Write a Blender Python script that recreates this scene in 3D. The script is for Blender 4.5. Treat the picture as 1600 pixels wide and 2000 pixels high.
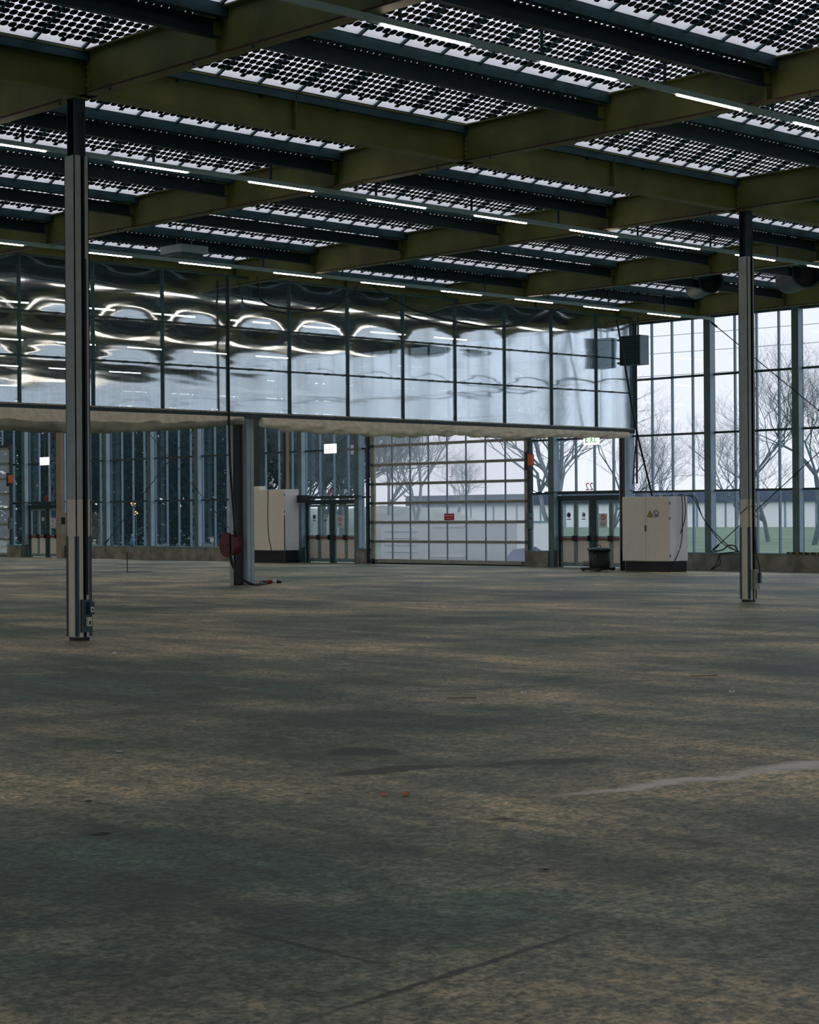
import bpy, bmesh, math, random
from mathutils import Vector, Matrix
random.seed(7)
S = bpy.context.scene
for o in list(bpy.data.objects): bpy.data.objects.remove(o)
COL = S.collection
# ------------------------------------------------------------------ camera
F_PX, YAW, PITCH, ROLL = 3695.69, .80879, .002692, -.0071214
cam = bpy.data.cameras.new('camera'); co = bpy.data.objects.new('camera', cam); COL.objects.link(co)
cam.sensor_fit = 'HORIZONTAL'; cam.sensor_width = 36; cam.lens = F_PX*36/1600; cam.clip_end = 2000
_F = Vector((math.cos(YAW)*math.cos(PITCH), math.sin(YAW)*math.cos(PITCH), math.sin(PITCH)))
_R = Vector((math.sin(YAW), -math.cos(YAW), 0)); _U = _R.cross(_F)
_R2 = _R*math.cos(ROLL)+_U*math.sin(ROLL); _U2 = _U*math.cos(ROLL)-_R*math.sin(ROLL)
M4 = Matrix((_R2, _U2, -_F)).transposed().to_4x4(); M4.translation = (0, 0, 1.65)
co.matrix_world = M4; S.camera = co
# ------------------------------------------------------------------ sky and exposure
w = bpy.data.worlds.new('overcast_sky'); S.world = w; w.use_nodes = True
nt = w.node_tree; nt.nodes.clear()
bg = nt.nodes.new('ShaderNodeBackground'); out = nt.nodes.new('ShaderNodeOutputWorld')
tc = nt.nodes.new('ShaderNodeTexCoord'); nz = nt.nodes.new('ShaderNodeTexNoise'); rp = nt.nodes.new('ShaderNodeValToRGB')
nz.inputs['Scale'].default_value = 1.6; nz.inputs['Detail'].default_value = 3
rp.color_ramp.elements[0].position = .3; rp.color_ramp.elements[0].color = (.755, .79, .86, 1)
rp.color_ramp.elements[1].position = .7; rp.color_ramp.elements[1].color = (.81, .80, .88, 1)
nt.links.new(tc.outputs['Generated'], nz.inputs['Vector']); nt.links.new(nz.outputs['Fac'], rp.inputs['Fac'])
nt.links.new(rp.outputs['Color'], bg.inputs['Color']); bg.inputs['Strength'].default_value = 1.25
nt.links.new(bg.outputs[0], out.inputs[0])
S.view_settings.view_transform = 'Standard'; S.view_settings.look = 'None'
S.view_settings.gamma = 1; S.view_settings.use_curve_mapping = False
S.view_settings.exposure = 0.0

# ------------------------------------------------------------------ materials
def mat(name, col, rough=.6, metal=0, var=0, vscale=3, col2=None, bump=0, bscale=40, spec=.5, emis=None, estr=0, stretch=None):
    m = bpy.data.materials.new(name); m.use_nodes = True
    n = m.node_tree.nodes; l = m.node_tree.links; b = n['Principled BSDF']
    b.inputs['Roughness'].default_value = rough; b.inputs['Metallic'].default_value = metal
    b.inputs['Specular IOR Level'].default_value = spec
    b.inputs['Base Color'].default_value = (*col, 1)
    if var or col2:
        t = n.new('ShaderNodeTexCoord'); mp = n.new('ShaderNodeMapping'); x = n.new('ShaderNodeTexNoise'); r = n.new('ShaderNodeValToRGB')
        if stretch: mp.inputs['Scale'].default_value = stretch
        x.inputs['Scale'].default_value = vscale; x.inputs['Detail'].default_value = 5
        c2 = col2 if col2 else tuple(c*(1-var) for c in col)
        r.color_ramp.elements[0].position = .35; r.color_ramp.elements[1].position = .68
        r.color_ramp.elements[0].color = (*c2, 1); r.color_ramp.elements[1].color = (*col, 1)
        l.new(t.outputs['Object'], mp.inputs[0]); l.new(mp.outputs[0], x.inputs['Vector']); l.new(x.outputs['Fac'], r.inputs[0]); l.new(r.outputs[0], b.inputs['Base Color'])
    if bump:
        t2 = n.new('ShaderNodeTexCoord'); x2 = n.new('ShaderNodeTexNoise'); bp = n.new('ShaderNodeBump')
        x2.inputs['Scale'].default_value = bscale; bp.inputs['Strength'].default_value = bump; bp.inputs['Distance'].default_value = .02
        l.new(t2.outputs['Object'], x2.inputs['Vector']); l.new(x2.outputs['Fac'], bp.inputs['Height']); l.new(bp.outputs[0], b.inputs['Normal'])
    if emis:
        b.inputs['Emission Color'].default_value = (*emis, 1); b.inputs['Emission Strength'].default_value = estr
    return m

def glassmat(name, tint, gloss=.08, dirt=.05, dirtcol=(.6, .75, .85), rough=.02, bump=0):
    m = bpy.data.materials.new(name); m.use_nodes = True
    n = m.node_tree.nodes; l = m.node_tree.links; n.clear()
    o = n.new('ShaderNodeOutputMaterial'); tr = n.new('ShaderNodeBsdfTransparent'); gl = n.new('ShaderNodeBsdfGlossy'); tl = n.new('ShaderNodeBsdfTranslucent')
    df = n.new('ShaderNodeBsdfDiffuse')
    tr.inputs[0].default_value = (*tint, 1); gl.inputs['Roughness'].default_value = rough
    tl.inputs[0].default_value = (*dirtcol, 1); df.inputs[0].default_value = (*dirtcol, 1)
    md = n.new('ShaderNodeMixShader'); md.inputs[0].default_value = .5; l.new(tl.outputs[0], md.inputs[1]); l.new(df.outputs[0], md.inputs[2])
    m1 = n.new('ShaderNodeMixShader'); m1.inputs[0].default_value = dirt; l.new(tr.outputs[0], m1.inputs[1]); l.new(md.outputs[0], m1.inputs[2])
    lw = n.new('ShaderNodeLayerWeight'); lw.inputs[0].default_value = .25
    mm = n.new('ShaderNodeMath'); mm.operation = 'MULTIPLY_ADD'; mm.inputs[1].default_value = .22; mm.inputs[2].default_value = gloss
    l.new(lw.outputs['Fresnel'], mm.inputs[0])
    m2 = n.new('ShaderNodeMixShader'); l.new(mm.outputs[0], m2.inputs[0]); l.new(m1.outputs[0], m2.inputs[1]); l.new(gl.outputs[0], m2.inputs[2])
    if bump:
        t2 = n.new('ShaderNodeTexCoord'); mp = n.new('ShaderNodeMapping'); mp.inputs['Scale'].default_value = (1, 1, .12); x2 = n.new('ShaderNodeTexNoise'); bp = n.new('ShaderNodeBump')
        x2.inputs['Scale'].default_value = 14; bp.inputs['Strength'].default_value = bump; bp.inputs['Distance'].default_value = .01
        l.new(t2.outputs['Object'], mp.inputs[0]); l.new(mp.outputs[0], x2.inputs['Vector']); l.new(x2.outputs['Fac'], bp.inputs['Height']); l.new(bp.outputs[0], gl.inputs['Normal'])
    l.new(m2.outputs[0], o.inputs[0]); return m

G = {}
G['girder'] = mat('olive_paint', (.22, .235, .065), .55, 0, .4, 1.2, bump=.2, bscale=8)
G['rust'] = mat('rusty_edge', (.10, .045, .03), .8, 0, .4, 9)
G['purlin'] = mat('blue_black_paint', (.012, .040, .062), .5, 0, .3, 2)
G['rail'] = mat('teal_galvanised', (.045, .125, .15), .5, .2, .35, 3)
G['sheet'] = mat('dark_roof_sheet', (.02, .035, .045), .8)
G['cell'] = mat('solar_cell', (.004, .009, .016), .4, 0, spec=.25)
G['frame'] = mat('panel_frame', (.05, .12, .15), .5, .3)
def milkglass():
    m = bpy.data.materials.new('milky_roof_glass'); m.use_nodes = True
    n = m.node_tree.nodes; l = m.node_tree.links; n.clear()
    o = n.new('ShaderNodeOutputMaterial'); tl = n.new('ShaderNodeBsdfTranslucent'); tr = n.new('ShaderNodeBsdfTransparent'); mx = n.new('ShaderNodeMixShader')
    tl.inputs[0].default_value = (.97, .98, 1, 1); mx.inputs[0].default_value = .12
    l.new(tl.outputs[0], mx.inputs[1]); l.new(tr.outputs[0], mx.inputs[2]); l.new(mx.outputs[0], o.inputs[0]); return m
G['pvglass'] = milkglass()
G['pane'] = glassmat('facade_glass', (.95, .98, 1.0), .012, .022, (.45, .75, .9), .015)
G['doorpane'] = glassmat('hazy_door_glass', (.97, .98, 1.0), .012, .34, (.80, .90, 1.0), .05)
G['post'] = mat('grey_green_post', (.12, .21, .205), .5, 0, .25, 2)
G['mull'] = mat('blue_grey_aluminium', (.22, .33, .42), .45, .3, .2, 3)
G['conc'] = mat('kerb_concrete', (.38, .37, .31), .9, 0, .5, 2.2, bump=.4, bscale=30)
G['cladu'] = mat('grey_column_cladding', (.46, .53, .51), .55, 0, .15, 6, bump=.1, bscale=60)
G['cladl'] = mat('beige_column_cladding', (.86, .80, .66), .6, 0, .08, 6, bump=.1, bscale=60)
G['guard'] = mat('corner_guard_steel', (.06, .10, .115), .45, .5)
G['black'] = mat('black_plastic', (.008, .011, .014), .5)
G['cable'] = mat('cable_rubber', (.008, .014, .018), .55)
G['cream'] = mat('cream_enamel', (.90, .86, .76), .45, 0, .05, 5, bump=.08, bscale=80)
G['alu'] = mat('matt_aluminium_rail', (.42, .43, .38), .5, .2, .2, 4)
G['dark'] = mat('dark_green_frame', (.035, .075, .085), .5, .1, .3, 4)
G['bluecol'] = mat('blue_grey_column', (.42, .58, .68), .5, 0, .12, 4)
G['white'] = mat('white_paint', (.90, .93, .96), .6, 0, .06, 3)
G['red'] = mat('red_plastic', (.30, .02, .015), .5)
G['orange'] = mat('orange_housing', (.75, .14, .04), .5)
G['darkred'] = mat('dark_red_drum', (.11, .006, .012), .5)
G['tube'] = mat('lit_lamp_tube', (1, 1, 1), .5, emis=(1, .82, .68), estr=31)
G['sign'] = mat('lit_sign_face', (1, 1, 1), .5, emis=(1, .94, .80), estr=1.15)
G['green'] = mat('sign_green', (.05, .45, .2), .5, emis=(.08, .5, .22), estr=.45)
G['signred'] = mat('sign_red', (.55, .01, .04), .5)
G['yellow'] = mat('warning_yellow', (.5, .36, .06), .5)
G['ink'] = mat('sign_ink', (.03, .02, .05), .6)
G['paper'] = mat('white_paper', (.8, .82, .85), .7)
G['canvas'] = mat('cream_canvas', (.92, .88, .74), .8, 0, .22, 5, bump=1, bscale=7)
G['canvasd'] = mat('grey_canvas', (.40, .42, .34), .8, 0, .5, 2, bump=.6, bscale=5)
G['bark'] = mat('bare_bark', (.13, .19, .22), .9, 0, .3, 4)
G['barkp'] = mat('haze_paled_bark', (.30, .36, .42), .9, 0, .3, 4)  # haze over the trees is mixed into this paler, bluer bark
G['ever'] = mat('evergreen_foliage', (.005, .036, .046), .95, 0, .5, 1.2, spec=.1)
G['grass'] = mat('wet_grass', (.16, .25, .15), .95, 0, col2=(.08, .15, .11), vscale=.35, bump=.6, bscale=9)
G['pave'] = mat('yard_paving', (.30, .33, .35), .8, 0, .3, .6)
G['navy'] = mat('navy_roofing', (.07, .11, .19), .7, 0, .3, .3)
G['leaf'] = mat('dry_leaf', (.95, .36, .20), .7, 0, .3, 30)
G['bottle'] = mat('blue_plastic', (.12, .35, .62), .3)
G['amber'] = mat('amber_lamp', (1, .5, .1), .5, emis=(1, .38, .08), estr=3)
G['wire'] = mat('grey_wire', (.15, .18, .2), .6)
G['wood'] = mat('tan_panel', (.40, .33, .24), .7, 0, .15, 3)
G['beigewall'] = mat('teal_grey_wall_panel', (.09, .15, .17), .7, 0, .2, .5)
G['side'] = mat('painted_window_light', (.42, .60, .74), .4, 0, .15, 2)  # window light on the post sides, painted as a paler blue
G['roof_reflector'] = mat('added_roof_reflector', (.75, .77, .8), .7)  # unseen upper face, added pale to bounce sky light onto the panels
G['bankgrass'] = mat('misted_bank_grass', (.42, .50, .46), .95, 0, .25, .5, bump=.5, bscale=5)  # mist over the bank is put into this paler grass colour
G['trunk'] = mat('trunking_metal', (.40, .58, .62), .45, 0, .15, 3)
G['frameteal'] = mat('door_leaf_frame', (.26, .38, .39), .5, .1, .2, 3)
G['tarp'] = mat('violet_blue_tarp', (.16, .20, .38), .6, 0, .3, 3)

# mirror film of the partition
m = bpy.data.materials.new('mirror_film'); m.use_nodes = True; n = m.node_tree.nodes; l = m.node_tree.links; n.clear()
o_ = n.new('ShaderNodeOutputMaterial'); gl = n.new('ShaderNodeBsdfGlossy'); tr = n.new('ShaderNodeBsdfTransparent'); tl = n.new('ShaderNodeBsdfTranslucent')
gl.inputs['Color'].default_value = (.80, .92, .98, 1); gl.inputs['Roughness'].default_value = .085; gl.inputs['Anisotropy'].default_value = .62
tz = n.new('ShaderNodeCombineXYZ'); tz.inputs[2].default_value = 1; l.new(tz.outputs[0], gl.inputs['Tangent'])
tr.inputs[0].default_value = (.55, .75, .85, 1); tl.inputs[0].default_value = (.45, .62, .72, 1)
ma = n.new('ShaderNodeMixShader'); ma.inputs[0].default_value = .2; l.new(tr.outputs[0], ma.inputs[1]); l.new(tl.outputs[0], ma.inputs[2])
mb_ = n.new('ShaderNodeMixShader'); mb_.inputs[0].default_value = .80; l.new(ma.outputs[0], mb_.inputs[1]); l.new(gl.outputs[0], mb_.inputs[2])
t2 = n.new('ShaderNodeTexCoord'); mp = n.new('ShaderNodeMapping'); mp.inputs['Scale'].default_value = (.5, 1, 2.6)
x2 = n.new('ShaderNodeTexNoise'); bp = n.new('ShaderNodeBump'); x2.inputs['Scale'].default_value = .9; x2.inputs['Detail'].default_value = 2
bp.inputs['Strength'].default_value = .08; bp.inputs['Distance'].default_value = .05
l.new(t2.outputs['Object'], mp.inputs[0]); l.new(mp.outputs[0], x2.inputs['Vector']); l.new(x2.outputs['Fac'], bp.inputs['Height']); l.new(bp.outputs[0], gl.inputs['Normal'])
l.new(mb_.outputs[0], o_.inputs[0]); G['film'] = m

# floor: worn concrete with stains, drag marks, joints and broad darker patches that keep their own place
def floor_material():
    m = bpy.data.materials.new('worn_concrete_floor'); m.use_nodes = True
    n = m.node_tree.nodes; l = m.node_tree.links; b = n['Principled BSDF']
    t = n.new('ShaderNodeTexCoord')
    def noise(scale, detail=5, rough=.6, stretch=None, rot=0):
        mp = n.new('ShaderNodeMapping'); x = n.new('ShaderNodeTexNoise')
        if stretch: mp.inputs['Scale'].default_value = stretch
        mp.inputs['Rotation'].default_value = (0, 0, rot)
        x.inputs['Scale'].default_value = scale; x.inputs['Detail'].default_value = detail; x.inputs['Roughness'].default_value = rough
        l.new(t.outputs['Object'], mp.inputs[0]); l.new(mp.outputs[0], x.inputs['Vector']); return x.outputs['Fac'], x.outputs['Color']
    def ramp(f, a, b2, ca, cb):
        r = n.new('ShaderNodeValToRGB'); r.color_ramp.elements[0].position = a; r.color_ramp.elements[1].position = b2
        r.color_ramp.elements[0].color = (*ca, 1); r.color_ramp.elements[1].color = (*cb, 1); l.new(f, r.inputs[0]); return r.outputs[0]
    def mix(f, a, c, mode='MIX', fac=None):
        x = n.new('ShaderNodeMixRGB'); x.blend_type = mode
        if f is not None: l.new(f, x.inputs[0])
        else: x.inputs[0].default_value = fac
        for s, v in ((1, a), (2, c)):
            if isinstance(v, tuple): x.inputs[s].default_value = (*v, 1)
            else: l.new(v, x.inputs[s])
        return x.outputs[0]
    big, _ = noise(.22, 6, .65); mid, _ = noise(1.1, 6, .7, (1, .45, 1), .5); fine, _ = noise(26, 3, .7); fin2, _ = noise(9, 5, .75)
    streak, _ = noise(.55, 5, .7, (1, .16, 1), -.74)
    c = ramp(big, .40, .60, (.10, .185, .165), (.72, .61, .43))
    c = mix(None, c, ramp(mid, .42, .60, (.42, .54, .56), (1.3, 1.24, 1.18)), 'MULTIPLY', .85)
    c = mix(None, c, ramp(streak, .42, .56, (.48, .58, .60), (1.15, 1.12, 1.1)), 'MULTIPLY', .8)
    c = mix(None, c, ramp(fin2, .41, .56, (.42, .54, .56), (1.18, 1.16, 1.10)), 'MULTIPLY', .9)
    c = mix(None, c, ramp(fine, .42, .56, (.45, .53, .54), (1.22, 1.2, 1.15)), 'MULTIPLY', .9)
    # wobble coordinates for hand-shaped marks
    _, wc = noise(1.7, 4, .6); _, wf = noise(14, 2, .6)
    sp = n.new('ShaderNodeVectorMath'); sp.operation = 'MULTIPLY_ADD'; l.new(wc, sp.inputs[0]); sp.inputs[1].default_value = (.5, .5, 0); l.new(t.outputs['Object'], sp.inputs[2])
    s2 = n.new('ShaderNodeVectorMath'); s2.operation = 'MULTIPLY_ADD'; l.new(wf, s2.inputs[0]); s2.inputs[1].default_value = (.06, .06, 0); l.new(sp.outputs[0], s2.inputs[2])
    s3 = n.new('ShaderNodeVectorMath'); s3.operation = 'MULTIPLY_ADD'; l.new(wf, s3.inputs[0]); s3.inputs[1].default_value = (.05, .05, 0); l.new(t.outputs['Object'], s3.inputs[2])
    def blob(ax, ay, bx, by, wid, wob=True, soft=.45):
        mp = n.new('ShaderNodeMapping'); mp.vector_type = 'TEXTURE'
        L = math.hypot(bx-ax, by-ay)/2
        off = .28 if wob else .025
        mp.inputs['Location'].default_value = ((ax+bx)/2+off, (ay+by)/2+off, 0)
        mp.inputs['Rotation'].default_value = (0, 0, math.atan2(by-ay, bx-ax)); mp.inputs['Scale'].default_value = (max(L, wid), wid, 1000)
        l.new((s2 if wob else s3).outputs[0], mp.inputs[0])
        ln = n.new('ShaderNodeVectorMath'); ln.operation = 'LENGTH'; l.new(mp.outputs[0], ln.inputs[0])
        mr = n.new('ShaderNodeMapRange'); mr.inputs[1].default_value = 1-soft; mr.inputs[2].default_value = 1; mr.inputs[3].default_value = 1; mr.inputs[4].default_value = 0
        l.new(ln.outputs['Value'], mr.inputs[0]); return mr.outputs[0]
    def scaled(f, k):
        x = n.new('ShaderNodeMath'); x.operation = 'MULTIPLY'; x.inputs[1].default_value = k; l.new(f, x.inputs[0]); return x.outputs[0]
    D = (.018, .034, .036); P = (.92, .90, .86)
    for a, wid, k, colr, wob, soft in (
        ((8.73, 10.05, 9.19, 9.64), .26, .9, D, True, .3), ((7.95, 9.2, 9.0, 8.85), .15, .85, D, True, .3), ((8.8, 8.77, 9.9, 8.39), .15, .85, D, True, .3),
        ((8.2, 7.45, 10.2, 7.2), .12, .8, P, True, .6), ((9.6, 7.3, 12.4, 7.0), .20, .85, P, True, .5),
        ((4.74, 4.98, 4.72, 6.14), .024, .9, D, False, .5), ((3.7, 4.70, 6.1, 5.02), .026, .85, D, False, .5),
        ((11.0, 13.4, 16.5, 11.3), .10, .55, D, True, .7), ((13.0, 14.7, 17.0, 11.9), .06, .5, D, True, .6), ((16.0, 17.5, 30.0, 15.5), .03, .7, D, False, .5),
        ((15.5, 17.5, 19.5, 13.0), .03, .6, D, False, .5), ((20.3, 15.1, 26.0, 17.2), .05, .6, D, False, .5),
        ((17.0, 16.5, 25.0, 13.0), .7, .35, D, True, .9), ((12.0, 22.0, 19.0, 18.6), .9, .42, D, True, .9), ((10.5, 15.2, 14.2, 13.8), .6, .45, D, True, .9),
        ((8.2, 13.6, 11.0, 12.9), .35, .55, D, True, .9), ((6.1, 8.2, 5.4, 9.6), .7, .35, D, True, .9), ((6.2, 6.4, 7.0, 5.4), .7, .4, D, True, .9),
        ((27, 30, 33, 27), 1.2, .35, D, True, .9), ((5.5, 6.6, 4.6, 7.0), .5, .4, D, True, .9), ((7.4, 6.6, 7.9, 5.4), .5, .5, D, True, .9), ((3.6, 6.6, 5.0, 9.5), 1.1, .5, D, True, .95), ((6.6, 12.0, 8.5, 15.0), 1.0, .4, D, True, .95), ((3.5, 5.4, 4.3, 5.6), .6, .5, D, True, .95), ((5.9, 4.3, 7.5, 4.6), .5, .5, D, True, .95)):  # last entries: broad soft darker patches over the foreground
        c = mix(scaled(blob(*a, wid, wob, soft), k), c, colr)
    l.new(c, b.inputs['Base Color'])
    rr = n.new('ShaderNodeMapRange'); rr.inputs[3].default_value = .42; rr.inputs[4].default_value = .68; l.new(mid, rr.inputs[0]); l.new(rr.outputs[0], b.inputs['Roughness'])
    b.inputs['Specular IOR Level'].default_value = .52
    bp = n.new('ShaderNodeBump'); bp.inputs['Strength'].default_value = .45; bp.inputs['Distance'].default_value = .012
    ad = n.new('ShaderNodeMath'); ad.operation = 'ADD'; l.new(fine, ad.inputs[0]); l.new(fin2, ad.inputs[1]); l.new(ad.outputs[0], bp.inputs['Height']); l.new(bp.outputs[0], b.inputs['Normal'])
    return m
G['floor'] = floor_material()

# ------------------------------------------------------------------ mesh helpers
class MB:
    def __init__(s): s.v = []; s.f = []; s.mi = []; s.m = []
    def mid(s, m):
        if m not in s.m: s.m.append(m)
        return s.m.index(m)
    def face(s, pts, m):
        b = len(s.v); s.v += [tuple(p) for p in pts]; s.f.append(tuple(range(b, b+len(pts)))); s.mi.append(s.mid(m)); return s
    def box(s, x0, x1, y0, y1, z0, z1, m):
        b = len(s.v); k = s.mid(m)
        s.v += [(x, y, z) for z in (z0, z1) for y in (y0, y1) for x in (x0, x1)]
        for f in ((0, 2, 3, 1), (4, 5, 7, 6), (0, 1, 5, 4), (2, 6, 7, 3), (0, 4, 6, 2), (1, 3, 7, 5)):
            s.f.append(tuple(b+i for i in f)); s.mi.append(k)
        return s
    def tube(s, pts, r, m, n=8, cap=True):
        k = s.mid(m); P = [Vector(p) for p in pts]; b = len(s.v); R = r if isinstance(r, (list, tuple)) else [r]*len(P)
        for i, p in enumerate(P):
            d = (P[min(i+1, len(P)-1)]-P[max(i-1, 0)]).normalized()
            u = d.cross(Vector((0, 0, 1)) if abs(d.z) < .9 else Vector((1, 0, 0))).normalized(); v = d.cross(u)
            for j in range(n):
                a = 2*math.pi*j/n; s.v.append(tuple(p+(u*math.cos(a)+v*math.sin(a))*R[i]))
        for i in range(len(P)-1):
            for j in range(n):
                a = b+i*n+j; c = b+i*n+(j+1) % n; s.f.append((a, c, c+n, a+n)); s.mi.append(k)
        if cap:
            s.f.append(tuple(b+j for j in reversed(range(n)))); s.f.append(tuple(b+(len(P)-1)*n+j for j in range(n))); s.mi += [k, k]
        return s
    def mesh(s, name, smooth=False):
        me = bpy.data.meshes.new(name); me.from_pydata(s.v, [], s.f)
        for m_ in s.m: me.materials.append(G[m_])
        me.polygons.foreach_set('material_index', s.mi)
        if smooth: me.polygons.foreach_set('use_smooth', [True]*len(s.f))
        me.update(); return me
    def build(s, name, parent=None, smooth=False, loc=None): return put(name, s.mesh(name, smooth), parent, loc)
def put(name, me, parent=None, loc=None):
    o = bpy.data.objects.new(name, me); COL.objects.link(o)
    if parent: o.parent = parent
    if loc: o.location = loc
    return o
def empty(name, loc=(0, 0, 0), label=None, cat=None, group=None, kind=None):
    o = bpy.data.objects.new(name, None); COL.objects.link(o); o.location = loc; o.empty_display_size = .2
    return tag(o, label, cat, group, kind)
def tag(o, label=None, cat=None, group=None, kind=None):
    if label: o['label'] = label
    if cat: o['category'] = cat
    if group: o['group'] = group
    if kind: o['kind'] = kind
    return o
def lab(o, label): o['label'] = label; return o

# ------------------------------------------------------------------ floor, ground, enclosing walls
XF = 45.9                                    # facade glass plane
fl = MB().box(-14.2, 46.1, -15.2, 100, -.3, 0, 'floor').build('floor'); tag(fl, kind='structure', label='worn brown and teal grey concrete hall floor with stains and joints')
gr = MB().box(-300, 420, -260, 420, -.6, -.32, 'grass').box(46.1, 420, -260, 420, -.33, -.08, 'grass').build('ground'); tag(gr, kind='structure', label='wet green grass outside the glass facade')
pv = MB().box(46.1, 52.5, 20, 95, -.08, -.03, 'pave').build('yard_paving'); tag(pv, kind='structure', label='pale paved strip outside the facade')
for nm, horiz, c0, a0, a1 in (('unseen_wall_left', 0, -14.0, 12, 100), ('unseen_wall_front', 1, -15.0, 8, 46)):   # unseen walls behind the photographer; glazing added to light columns and cabinets
    root = tag(bpy.data.objects.new(nm, None), kind='structure'); COL.objects.link(root)
    def bx(u0, u1, d0, d1, z0, z1, m_, mb):
        return mb.box(u0, u1, c0+d0, c0+d1, z0, z1, m_) if horiz else mb.box(c0+d0, c0+d1, u0, u1, z0, z1, m_)
    bx(a0, a1, -.2, .2, 0, .5, 'conc', MB()).build('kerb', root); bx(-15, a0, -.1, .1, 0, 8.2, 'beigewall', MB()).build('solid_wall', root); bx(-15, 46 if horiz else 100, -.1, .1, 7.9, 8.6, 'beigewall', MB()).build('parapet', root)
    bx(a0, a1, -.01, .0, .5, 7.9, 'pane', MB()).build('pane', root)  # added glazing, lets light in on columns and cabinets
    b = MB(); u = a0
    while u < a1: bx(u, u+.06, -.05, .1, .5, 7.9, 'mull', b); u += .79
    for z in (2.38, 4.12, 5.86, 7.6): bx(a0, a1, -.05, .1, z-.03, z+.03, 'dark', b)
    tag(b.build('mullion', root), kind='stuff')  # bars of the added glazing
tag(MB().box(-14, 46.1, 100, 100.2, 0, 9.3, 'beigewall').build('wall_far'), kind='structure')

# ------------------------------------------------------------------ saw-tooth solar roof
Z0 = 8.02; TILT = math.radians(22); PITCHY = 3.03; MODW = .765; CP = .1232
rows = [15.6+PITCHY*k for k in range(-9, 28)]
ceiling = empty('ceiling', (0, 0, Z0), 'saw-tooth roof of tilted solar glass panels between dark purlins', kind='structure')
def slope(u, y0): return (y0-u*math.cos(TILT), u*math.sin(TILT))
# local frame of one module: X across, origin low edge corner, +u up the slope toward -Y
def pvpt(x, u, d=0): return (x, -u*math.cos(TILT)+d*math.sin(TILT)*0, u*math.sin(TILT)+d)
S0 = .145; UL = S0+12*CP+.04
def rbox(mb, x0, x1, u0, u1, d0, d1, m_):
    b = len(mb.v); k = mb.mid(m_)
    mb.v += [pvpt(x, u, d) for d in (d0, d1) for u in (u0, u1) for x in (x0, x1)]
    for f in ((0, 2, 3, 1), (4, 5, 7, 6), (0, 1, 5, 4), (2, 6, 7, 3), (0, 4, 6, 2), (1, 3, 7, 5)):
        mb.f.append(tuple(b+i for i in f)); mb.mi.append(k)
pm = MB(); pm.face([pvpt(0, 0), pvpt(MODW, 0), pvpt(MODW, UL), pvpt(0, UL)], 'pvglass')
rbox(pm, -.02, .018, -.02, UL, -.035, .03, 'frame')
rbox(pm, 0, MODW, UL-.03, UL, -.03, .03, 'frame')
panel_me = pm.mesh('solar_panel')
cm = MB(); ch = .033; cs = CP/2-.0038; W6 = (MODW-.018-6*CP)/2+.018
for i in range(6):
    for j in range(12):
        cx = W6+(i+.5)*CP; cu = S0+(j+.5)*CP
        cm.face([pvpt(cx+a, cu+b2, -.006) for a, b2 in ((-cs+ch, -cs), (cs-ch, -cs), (cs, -cs+ch), (cs, cs-ch), (cs-ch, cs), (-cs+ch, cs), (-cs, cs-ch), (-cs, -cs+ch))], 'cell')
cells_me = cm.mesh('solar_cell_grid')
jm = MB(); rbox(jm, W6+2.7*CP, W6+3.3*CP, .095, .17, -.022, -.008, 'black'); junct_me = jm.mesh('junction_box')
field = MB(); cheap = MB(); purl = MB()
GX = [-14.1, -7.3, 0, 7.3, 14.6, 21.9, 29.2, 36.5, 43.8]
def ibeam(mb, x0, x1, y, z0, z1, wf, m_, tf=.014, tw=.01):
    mb.box(x0, x1, y-wf/2, y+wf/2, z0, z0+tf, m_); mb.box(x0, x1, y-wf/2, y+wf/2, z1-tf, z1, m_); mb.box(x0, x1, y-tw/2, y+tw/2, z0+tf, z1-tf, m_)
span = {}
def purlin_mesh(L):
    if L not in span:
        a = MB(); ibeam(a, .06, L-.06, 0, -.40, -.18, .11, 'purlin')
        b2 = MB(); b2.box(0, L, -.16, -.13, -.16, 0, 'rail'); b2.box(0, L, -.16, -.06, -.02, .0, 'rail'); b2.box(0, L, -.135, -.05, -.16, -.145, 'rail')
        for q in range(1, int(L/1.5)): b2.box(q*1.5, q*1.5+.05, -.13, -.04, -.19, -.03, 'rail')
        c2 = MB(); c2.box(0, .02, -.09, .09, -.42, -.16, 'girder'); c2.box(.02, .14, -.012, .012, -.4, -.18, 'girder')
        span[L] = (a.mesh('purlin'), b2.mesh('gutter_rail'), c2.mesh('purlin_bracket'))
    return span[L]
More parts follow.
